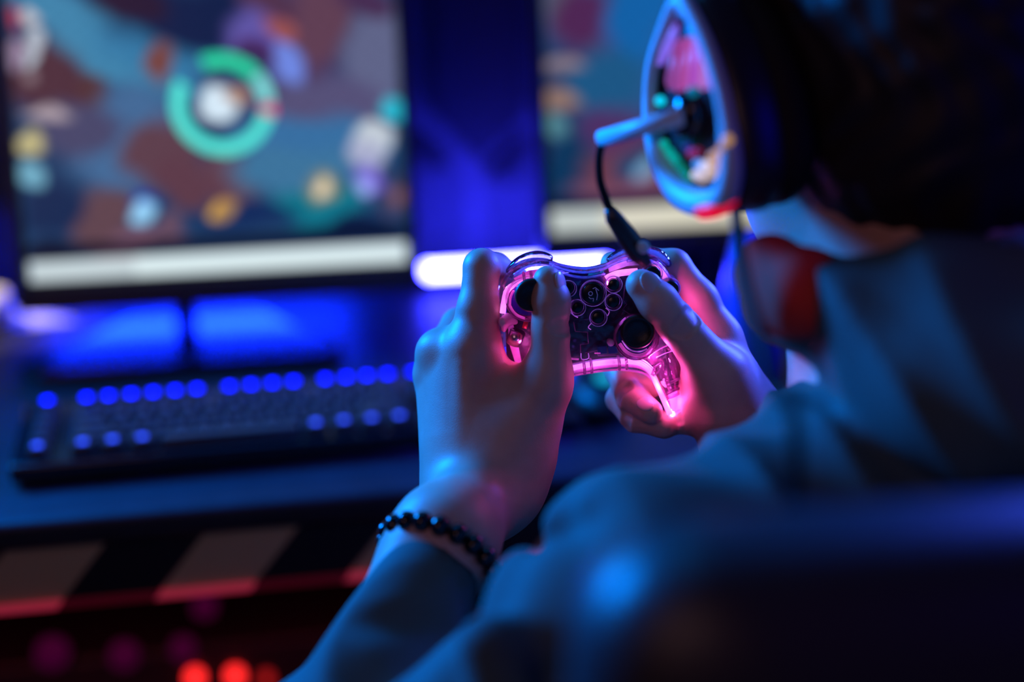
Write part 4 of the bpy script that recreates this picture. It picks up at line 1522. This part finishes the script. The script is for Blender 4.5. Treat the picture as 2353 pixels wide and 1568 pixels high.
# fingernails
ta = (H(1474, 655, -24) - H(1530, 712, -22)).normalized()
tn = (-FW * 0.86 + (RT * 0.7 + UP * 0.7) * 0.42)
tn = (tn - ta * tn.dot(ta)).normalized()
ts = ta.cross(tn).normalized()
flake('fingernail', H(1482, 661, -24) + tn * 0.0087, (0.0082, 0.0066, 0.0020), (ta, ts, tn), M_nail, person)
ta = (H(1494, 946, 4) - H(1450, 912, 16)).normalized()
tn = (-FW * 0.9 + (RT * 0.4 + UP * 0.5) * 0.3)
tn = (tn - ta * tn.dot(ta)).normalized()
flake('fingernail', H(1489, 944, 5) + tn * 0.0072, (0.0062, 0.0048, 0.0017), (ta, ta.cross(tn).normalized(), tn), M_nail, person)
ta = (H(1258, 644, -23) - H(1266, 690, -22)).normalized()
tn = (RT * 0.85 - FW * 0.45)
tn = (tn - ta * tn.dot(ta)).normalized()
flake('fingernail', H(1260, 656, -23) + tn * 0.0083, (0.0078, 0.0062, 0.0018), (ta, ta.cross(tn).normalized(), tn), M_nail, person)

# hair
hair = [
    ell(hd(0, -.014, .020), (.083, .100, .108), axes, k=.02),
    ell(hd(0, -.050, -.030), (.066, .060, .068), axes, k=.03),
    ell(hd(0, .110, -.045), (.075, .085, .085), axes, k=.02, op='s'),
    ell(hd(.0, .030, -.115), (.12, .075, .070), axes, k=.02, op='s'),
]
hn = lambda X, Y, Z: 0.0022 * (np.sin(X * 210 + 3 * np.sin(Z * 60)) * np.sin(Y * 190 + 2 * np.sin(Z * 80 + X * 40)) + 0.6 * np.sin(X * 90 - Z * 120) * np.sin(Y * 110 + Z * 90))
P, F = isomesh('hair', hair, 0.003, post=hn)
mesh_obj('hair', np_mesh('hair', P, F), M_hair, person)

# jacket with loose sleeves, collar and folds
SL0 = BC - ax_l * 0.012
MIDL = SL0.lerp(EL, 0.45)
ua = (EL - LS).normalized()
jac = [
    cap(SL0, MIDL, .0300, .044, k=.012),
    cap(MIDL, EL, .043, .058, k=.02),
    cap(LS, LS.lerp(EL, .5), .064, .060, k=.03),
    cap(LS.lerp(EL, .5), EL, .060, .060, k=.03),
    cap(C7 - ZU * .055 + Ld * .02, LS, .052, .062, k=.035),
    cap(C7 - ZU * .035 - Ld * .02, RS, .058, .064, k=.05),
    cap(RS, RE, .064, .058, k=.03),
    cap(RE, RWr + (RE - RWr).normalized() * 0.030, .056, .036, k=.02),
    ell(BK + ZU * 0.05, (.175, .118, .21), axes, k=.06),
    ell(HIP + ZU * 0.06, (.165, .122, .19), axes, k=.07),
]
# collar and folded hood round the neck
NC = C7 + Fd * .035 + ZU * .035
for i in range(14):
    a0_, a1_ = [2 * PI * (j / 14) for j in (i, i + 1)]
    pt = lambda a: NC + Ld * (.070 * math.cos(a)) + Fd * (.078 * math.sin(a)) + ZU * (-.022 * math.sin(a) + .012)
    fr_ = (math.sin((a0_ + a1_) / 2) + 1) / 2
    jac.append(cap(pt(a0_), pt(a1_), .023, .023, k=.022))
for i in range(8):
    a0_, a1_ = [PI + PI * (j / 8) for j in (i, i + 1)]
    pt = lambda a: C7 - Ld * .02 + Ld * (.075 * math.cos(a)) + Fd * (.080 * math.sin(a) - .01) + ZU * (.030)
    jac.append(cap(pt(a0_), pt(a1_), .032, .032, k=.03))
# folds: valleys and ridges pressed into the sleeves


def rib(p0, p1, axis_perp, t, w, r, op, k=.014, lean=0.5, R=.05):
    c = p0.lerp(p1, t)
    ax_ = (p1 - p0).normalized()
    s = axis_perp.cross(ax_).normalized()
    out = axis_perp.normalized()
    return cap(c + out * R - s * w + ax_ * lean * w, c + out * (R * 1.02) + s * w - ax_ * lean * w, r, r * 0.7, k=k, op=op)


bk = (-FW + UP * 0.2)
for t, lean, r, R, op in ((.10, .4, .006, .039, 's'), (.24, -.5, .0075, .045, 's'), (.36, .5, .007, .044, 'u'), (.46, -.3, .009, .050, 's'), (.62, .6, .009, .054, 'u'), (.74, -.4, .010, .060, 's')):
    jac.append(rib(SL0, EL, bk, t, .026, r, op, lean=lean, R=R))
for t, lean, r, R, op in ((.16, .8, .012, .058, 's'), (.30, -.6, .010, .060, 'u'), (.42, .5, .013, .062, 's'), (.56, -.4, .011, .060, 'u'), (.68, .6, .012, .064, 's')):
    jac.append(rib(LS, EL, bk, t, .045, r, op, lean=lean, R=R, k=.02))
up_l = (UP * 0.9 - RT * 0.6)
for t, lean, r, R, op in ((.08, .5, .008, .064, 's'), (.24, -.5, .009, .066, 's'), (.5, .5, .008, .064, 's')):
    jac.append(rib(LS, EL, up_l, t, .03, r, op, lean=lean, R=R, k=.02))
# cuff opening: hollow the mouth of the sleeve
jac.append(cap(SL0 + ax_l * 0.05, SL0 + ax_l * 0.004, .033, .0275, k=.003, op='s'))
# neck opening
jac.append(cap(NC + ZU * .09 + Fd * .0, NC - ZU * .01 + Fd * .004, .066, .058, k=.010, op='s'))


def jfold(X, Y, Z):
    w1 = 3.0 * np.sin(X * 14 + Z * 9) + 2.0 * np.sin(Y * 17 - Z * 11)
    return 0.0062 * np.abs(np.sin(48 * (0.6 * X - 0.5 * Y + 0.7 * Z) + w1)) - 0.0035 + 0.0016 * np.sin(95 * (0.3 * X + 0.8 * Y - 0.5 * Z) + 1.4 * w1)


P, F = isomesh('jacket', jac, 0.0028, post=jfold)
jk = mesh_obj('jacket', np_mesh('jacket', P, F), M_jacket, person)
# red lining folded out of the collar
lining = [cap(U(1764, 622, .735), U(1784, 692, .725), .0160, .0130, k=.012, flat=1.5, fn=Fd), cap(U(1784, 692, .725), U(1850, 700, .705), .0130, .018, k=.02, flat=1.3, fn=Fd), cap(U(1764, 622, .735), U(1850, 650, .712), .0130, .018, k=.02, flat=1.3, fn=Fd)]
P, F = isomesh('collar_lining', lining, 0.002)
mesh_obj('collar_lining', np_mesh('collar_lining', P, F), M_red, person)['label'] = 'red lining of the collar'
# trousers and shoes, hidden below but part of the seated figure
LH, RH = HIP + Ld * .09 - ZU * .04, HIP - Ld * .09 - ZU * .04
LK, RK = LH + Fd * .42 + Ld * .04 - ZU * 0.01, RH + Fd * .42 - Ld * .04 - ZU * 0.01
LA, RA = LK + Fd * .04 - ZU * .41, RK + Fd * .04 - ZU * .41
tr_ = [ell(HIP - ZU * .02, (.17, .13, .11), axes, k=.05), cap(LH, LK, .085, .062, k=.04), cap(RH, RK, .085, .062, k=.04), cap(LK, LA, .060, .045, k=.03), cap(RK, RA, .060, .045, k=.03)]
P, F = isomesh('trousers', tr_, 0.007)
mesh_obj('trousers', np_mesh('trousers', P, F), mat('dark denim', (0.02, 0.025, 0.04), 0.85), person)
for A_ in (LA, RA):
    A_ = Vector((A_.x, A_.y, 0.04))
    P, F = isomesh('shoe', [cap(A_ - Fd * .03, A_ + Fd * .16, .038, .032, k=.02), cap(A_, A_ + ZU * .05, .042, .04, k=.02), ell(A_ + Fd * .06 - ZU * .065, (.1, .2, .026), axes, k=.004, op='s')], 0.005)
    mesh_obj('shoe', np_mesh('shoe', P, F), M_plastic, person)

# ------------------------------------------------------------------ bracelet
br = empty('bracelet', BR, 'black round bead bracelet on the left wrist of the player', 'bracelet')
bx = side_l
bn = (ax_l + FW * 0.28).normalized()
bx = bn.cross(UP).normalized()
by = bn.cross(bx).normalized()
NB = 20
RX, RY = 0.0335, 0.0335
for i in range(NB):
    a = 2 * PI * i / NB + 0.1
    c = BC + bx * RX * math.cos(a) + by * RY * math.sin(a)
    t = (-bx * math.sin(a) + by * math.cos(a)).normalized()
    q = t.to_track_quat('Z', 'Y').to_matrix().to_4x4()
    bm = bmesh.new()
    R = 0.0060
    h2 = 0.0049
    prof = [(0.0008, -h2)] + [(R * math.sin(ph) ** 0.8 if math.sin(ph) > 0 else 0, -h2 * math.cos(ph)) for ph in np.linspace(0.25, PI - 0.25, 11)] + [(0.0008, h2)]
    add_lathe(bm, prof, Matrix.Translation(c) @ q, 20)
    obj('bead', bm, M_bead, br)
bm = bmesh.new()
add_tube(bm, [BC + bx * RX * math.cos(a) + by * RY * math.sin(a) for a in np.linspace(0, 2 * PI, 49)[:-1]], 0.0007, seg=6, closed=True)
obj('cord', bm, M_cable, br)

# ------------------------------------------------------------------ headset
CC = U(1600, 250, 0.72)
hs = empty('headset', CC, 'gaming headset with glowing coloured lights in its ear cup, worn by the player', 'headset')


def on_cup(px, py, depth=0.0):
    """photo direction -> point on the ear cup's outer plane, depth metres outward"""
    P0 = CC + Ld * depth
    r = FW + RT * ((px - 1176.5) / FPX) - UP * ((py - 784.0) / FPX)
    return CAM + r * ((P0 - CAM).dot(Ld) / r.dot(Ld))


ringpx = [(1552, 10), (1530, 60), (1503, 140), (1494, 220), (1502, 300), (1524, 380), (1562, 440), (1612, 468), (1660, 455), (1678, 400), (1676, 330), (1665, 250), (1648, 180), (1625, 110), (1598, 50), (1572, 8)]
bm = bmesh.new()
rp = catmull([on_cup(*q) for q in ringpx], 6, closed=True)
add_tube(bm, rp, [0.0040 + 0.0034 * max(0.0, -(p_ - CC).normalized().dot(ZU)) for p_ in rp], seg=14, closed=True)
o = obj('outer_ring', bm, M_blue_plastic, hs)
cen = Vector((0, 0, 0))
for p_ in rp:
    cen += p_
cen /= len(rp)
# cup body behind the ring, swelling towards the head
bm = bmesh.new()
lay = []
for dz, sc_ in ((-0.003, 0.60), (-0.004, 1.0), (-0.012, 1.10), (-0.026, 1.14), (-0.034, 1.02)):
    lay.append([bm.verts.new(cen + (p_ - cen) * sc_ + Ld * dz) for p_ in rp])
for A, B in zip(lay[:-1], lay[1:]):
    n = len(A)
    for i in range(n):
        bm.faces.new((A[i], A[(i + 1) % n], B[(i + 1) % n], B[i]))
bm.faces.new(lay[0])
bm.faces.new(lay[-1])
obj('ear_cup', bm, M_plastic, hs)
for sgn, base_c in ((1, cen - Ld * 0.040), (-1, cen - Ld * (2 * (cen - HC).dot(Ld) - 0.040))):
    bm = bmesh.new()
    add_tube(bm, [base_c + (p_ - cen) * 0.86 for p_ in rp], 0.0125, seg=14, closed=True)
    o = obj('ear_cushion', bm, M_foam, hs)
span = 2 * (cen - HC).dot(Ld)
bm = bmesh.new()
lay = []
for dz, sc_ in ((0.0, 0.7), (0.004, 1.0), (0.028, 1.06), (0.034, 1.0)):
    lay.append([bm.verts.new(cen + (p_ - cen) * sc_ - Ld * (span - dz)) for p_ in rp])
for A, B in zip(lay[:-1], lay[1:]):
    n = len(A)
    for i in range(n):
        bm.faces.new((A[i], A[(i + 1) % n], B[(i + 1) % n], B[i]))
bm.faces.new(lay[0])
bm.faces.new(lay[-1])
obj('ear_cup', bm, M_plastic, hs)
bm = bmesh.new()
add_tube(bm, catmull([on_cup(1580, 30, -.002), on_cup(1565, -10, -.002), on_cup(1556, -60, -.006), on_cup(1560, -110, -.014)], 6), 0.0062, seg=14, flat=0.6, flatn=(Ld.x, Ld.y, Ld.z))
obj('yoke', bm, M_blue_plastic, hs)
# headband over the top of the head
topL = on_cup(1560, 5, -0.014)
bandpts = []
hcz = HC + ZU * 0.02 + Fd * ((topL - HC).dot(Fd) * 0.6)
for a in np.linspace(0.12, PI - 0.12, 25):
    bandpts.append(hcz + Ld * (0.101 * math.cos(a)) + ZU * (0.132 * math.sin(a)) + Fd * (0.012 * (1 - math.sin(a))))
bm = bmesh.new()
add_tube(bm, bandpts, 0.016, seg=14, flat=0.45, flatn=(Fd.x, Fd.y, Fd.z))
obj('headband', bm, M_plastic, hs)
# coloured lights inside the open cup
def panel(name, poly, depth, m, th=0.002):
    bm = bmesh.new()
    a = [bm.verts.new(on_cup(x, y, depth)) for x, y in poly]
    b = [bm.verts.new(on_cup(x, y, depth) - Ld * th) for x, y in poly]
    bm.faces.new(a)
    bm.faces.new(b[::-1])
    n = len(a)
    for i in range(n):
        bm.faces.new((a[i], a[(i + 1) % n], b[(i + 1) % n], b[i]))
    return obj(name, bm, m, hs)


def pearl(px, py, r, m, depth=0.003):
    bm = bmesh.new()
    bmesh.ops.create_icosphere(bm, subdivisions=3, radius=r * 0.62, matrix=Matrix.Translation(on_cup(px, py, depth)))
    return obj('light_bead', bm, m, hs)


fan_c = [(0.40, 0.06, 0.36), (0.55, 0.08, 0.48), (0.72, 0.12, 0.62), (0.70, 0.10, 0.85), (0.80, 0.28, 1.0), (0.60, 0.16, 1.0)]
tops = [(1540, 112), (1554, 94), (1572, 88), (1592, 86), (1610, 90), (1622, 118), (1640, 150)]
bots = [(1528, 188), (1546, 198), (1562, 204), (1582, 200), (1602, 194), (1622, 198), (1644, 196)]
for i in range(6):
    m_ = emis('pink light %d' % i, fan_c[i], 0.55)
    panel('light_fan', [tops[i], (tops[i + 1][0] - 2, tops[i + 1][1]), (bots[i + 1][0] - 3, bots[i + 1][1]), ((bots[i][0] + bots[i + 1][0]) / 2, max(bots[i][1], bots[i + 1][1]) + 9), bots[i]], 0.001 + 0.0012 * (i % 2), m_)['label'] = 'pink glowing fan blade'
panel('glow_strip', [(1552, 52), (1540, 70), (1520, 110), (1508, 150), (1516, 150), (1532, 118), (1550, 80)], 0.0066, emis('violet light', (0.26, 0.14, 0.95), 0.85))
E_ = lambda c, s_: emis('bead light', c, s_)
m_green = E_((0.0, 0.42, 0.36), 0.8)
m_green2 = E_((0.0, 0.32, 0.22), 0.6)
m_amber = E_((0.60, 0.30, 0.06), 0.9)
m_white = E_((0.65, 0.60, 0.80), 1.1)
for (x, y, r, m_) in ((1517, 232, .0045, E_((0.0, 0.55, 0.80), 1.2)), (1592, 210, .0046, E_((0.0, 0.16, 0.30), 0.9)), (1526, 332, .0042, m_green), (1538, 350, .0042, m_green), (1549, 364, .0042, m_green), (1560, 380, .0042, m_green2), (1572, 396, .0042, m_green2), (1583, 408, .004, m_green2),
                      (1604, 378, .0045, E_((0.06, 0.25, 0.8), 1.2)), (1622, 384, .0055, m_white), (1600, 402, .004, m_white), (1614, 410, .004, E_((0.55, 0.42, 0.4), 1.0)), (1634, 400, .0045, E_((0.6, 0.42, 0.3), 0.9)), (1648, 380, .0055, m_amber), (1654, 358, .0060, m_amber), (1664, 340, .0050, m_amber), (1672, 322, .0042, m_amber), (1640, 362, .005, m_amber),
                      (1590, 352, .004, E_((0.35, 0.01, 0.16), 0.7)), (1604, 350, .004, E_((0.25, 0.0, 0.05), 0.6)), (1580, 340, .004, E_((0.02, 0.02, 0.25), 0.8))):
    pearl(x, y, r, m_)
# red crescent under the cup: plain trim, its glow painted in as emission
bm = bmesh.new()
add_tube(bm, catmull([on_cup(1612, 484, .002), on_cup(1645, 478, .002), on_cup(1688, 456, -.004)], 6), [0.0025] + [0.0052] * 11 + [0.0035], seg=12)
obj('red_trim', bm, emis('painted red glow', (0.75, 0.0, 0.02), 0.9, base=(0.6, 0.02, 0.03)), hs)['label'] = 'red trim with painted glow'
# microphone arm
A0 = on_cup(1572, 266, 0.006)
A1 = U(1382, 318, 0.765)
bm = bmesh.new()
add_tube(bm, [A0, A0.lerp(A1, .5), A1], [0.0048, 0.0046, 0.0044], seg=16)
o = obj('microphone_arm', bm, M_blue_plastic, hs)
o['label'] = 'pale arm of the microphone'
bm = bmesh.new()
bpts = catmull([U(1384, 322, 0.765), U(1376, 360, 0.770), U(1378, 410, 0.775), U(1390, 452, 0.780), U(1404, 486, 0.785)], 8)
add_tube(bm, bpts, 0.0024, seg=12)
obj('microphone_boom', bm, M_cable, hs)
bm = bmesh.new()
mpts = [U(1400, 478, 0.783), U(1410, 500, 0.786), U(1440, 545, 0.795), U(1466, 584, 0.803), U(1484, 606, 0.808)]
add_tube(bm, mpts, [0.0030, 0.0050, 0.0060, 0.0056, 0.0036], seg=18)
obj('microphone', bm, M_plastic, hs)
bm = bmesh.new()
bmesh.ops.create_icosphere(bm, subdivisions=3, radius=0.0038, matrix=Matrix.Translation(U(1478, 568, 0.792)))
obj('microphone_tip', bm, M_blue_plastic, hs)
bm = bmesh.new()
add_lathe(bm, [(0, -.004), (.012, -.004), (.013, 0), (.011, .006), (0, .007)], Matrix.Translation(on_cup(1580, 262, 0.0)) @ Ld.to_track_quat('Z', 'Y').to_matrix().to_4x4(), 28)
obj('pivot', bm, M_gloss, hs)
bm = bmesh.new()
cpts = catmull([on_cup(1690, 455, -.012), U(1694, 520, 0.69), U(1704, 600, 0.67), U(1724, 700, 0.64), U(1750, 800, 0.60), U(1775, 900, 0.585), U(1830, 1000, 0.575), CF(.12, .545, .87)], 8)
add_tube(bm, cpts, 0.0030, seg=10)
obj('cable', bm, M_cable, hs)

# ------------------------------------------------------------------ gaming chair
chr_c = CF(0.30, 0.50, 0)
cr = (RT * 1.0 + fh * 0.12).normalized()
cf = ZU.cross(cr).normalized()
chair = empty('gaming_chair', (chr_c.x, chr_c.y, 0), 'dark leather gaming chair, its rounded back rising behind the player', 'chair')
TL = U(1300, 1182, 0.485)
CMx = Matrix((cr, ZU, -cf)).transposed().to_4x4()
cw, chh, rr = 0.50, 0.60, 0.046
org = Vector((TL.x, TL.y, TL.z)) + cr * (cw / 2) - ZU * (chh / 2)
poly = []
for cx_, cy_, a0_ in ((cw / 2 - rr, chh / 2 - rr, 0), (-cw / 2 + rr, chh / 2 - rr, 90), (-cw / 2 + .05, -chh / 2 + .05, 180), (cw / 2 - .05, -chh / 2 + .05, 270)):
    q_ = rr if a0_ < 180 else .05
    for k in range(13):
        a = math.radians(a0_ + 90 * k / 12)
        poly.append((cx_ + q_ * math.cos(a), cy_ + q_ * math.sin(a)))
T = Matrix.Translation(org) @ CMx @ Matrix.Rotation(math.radians(5), 4, 'X')
bm = bmesh.new()
lay = []
for dz, ins_ in ((-.045, .030), (-.040, .012), (-.025, .002), (0, 0), (.014, .003), (.027, .012), (.037, .026), (.044, .046), (.048, .075), (.049, .11)):
    s1, s2 = (cw / 2 - ins_) / (cw / 2), (chh / 2 - ins_) / (chh / 2)
    lay.append([bm.verts.new(T @ Vector((x * s1, y * s2, dz))) for x, y in poly])
for A, B in zip(lay[:-1], lay[1:]):
    n = len(A)
    for i in range(n):
        bm.faces.new((A[i], A[(i + 1) % n], B[(i + 1) % n], B[i]))
bm.faces.new(lay[0])
bm.faces.new(lay[-1])
obj('backrest', bm, M_chair, chair)
bm = bmesh.new()
sc2 = CF(0.32, 0.70, 0.43)
add_box(bm, (0, 0, 0), (0.50, 0.44, 0.09), Matrix.Translation(sc2) @ Matrix((cr, cf, ZU)).transposed().to_4x4())
bevel(obj('seat', bm, M_chair, chair), 0.03, 4)
bm = bmesh.new()
add_cyl(bm, (sc2.x, sc2.y, 0.08), (sc2.x, sc2.y, 0.39), 0.03)
obj('column', bm, M_plastic, chair)
for k in range(5):
    a = 2 * PI * k / 5 + .3
    e = Vector((sc2.x + 0.27 * math.cos(a), sc2.y + 0.27 * math.sin(a), 0.075))
    bm = bmesh.new()
    add_tube(bm, [(sc2.x, sc2.y, 0.11), e], [0.03, 0.018], seg=10)
    lg = obj('leg', bm, M_plastic, chair)
    bm = bmesh.new()
    tq = Vector((-math.sin(a), math.cos(a), 0)) * 0.02
    add_cyl(bm, e - tq - ZU * 0.045, e + tq - ZU * 0.045, 0.03)
    obj('caster', bm, M_cable, lg)
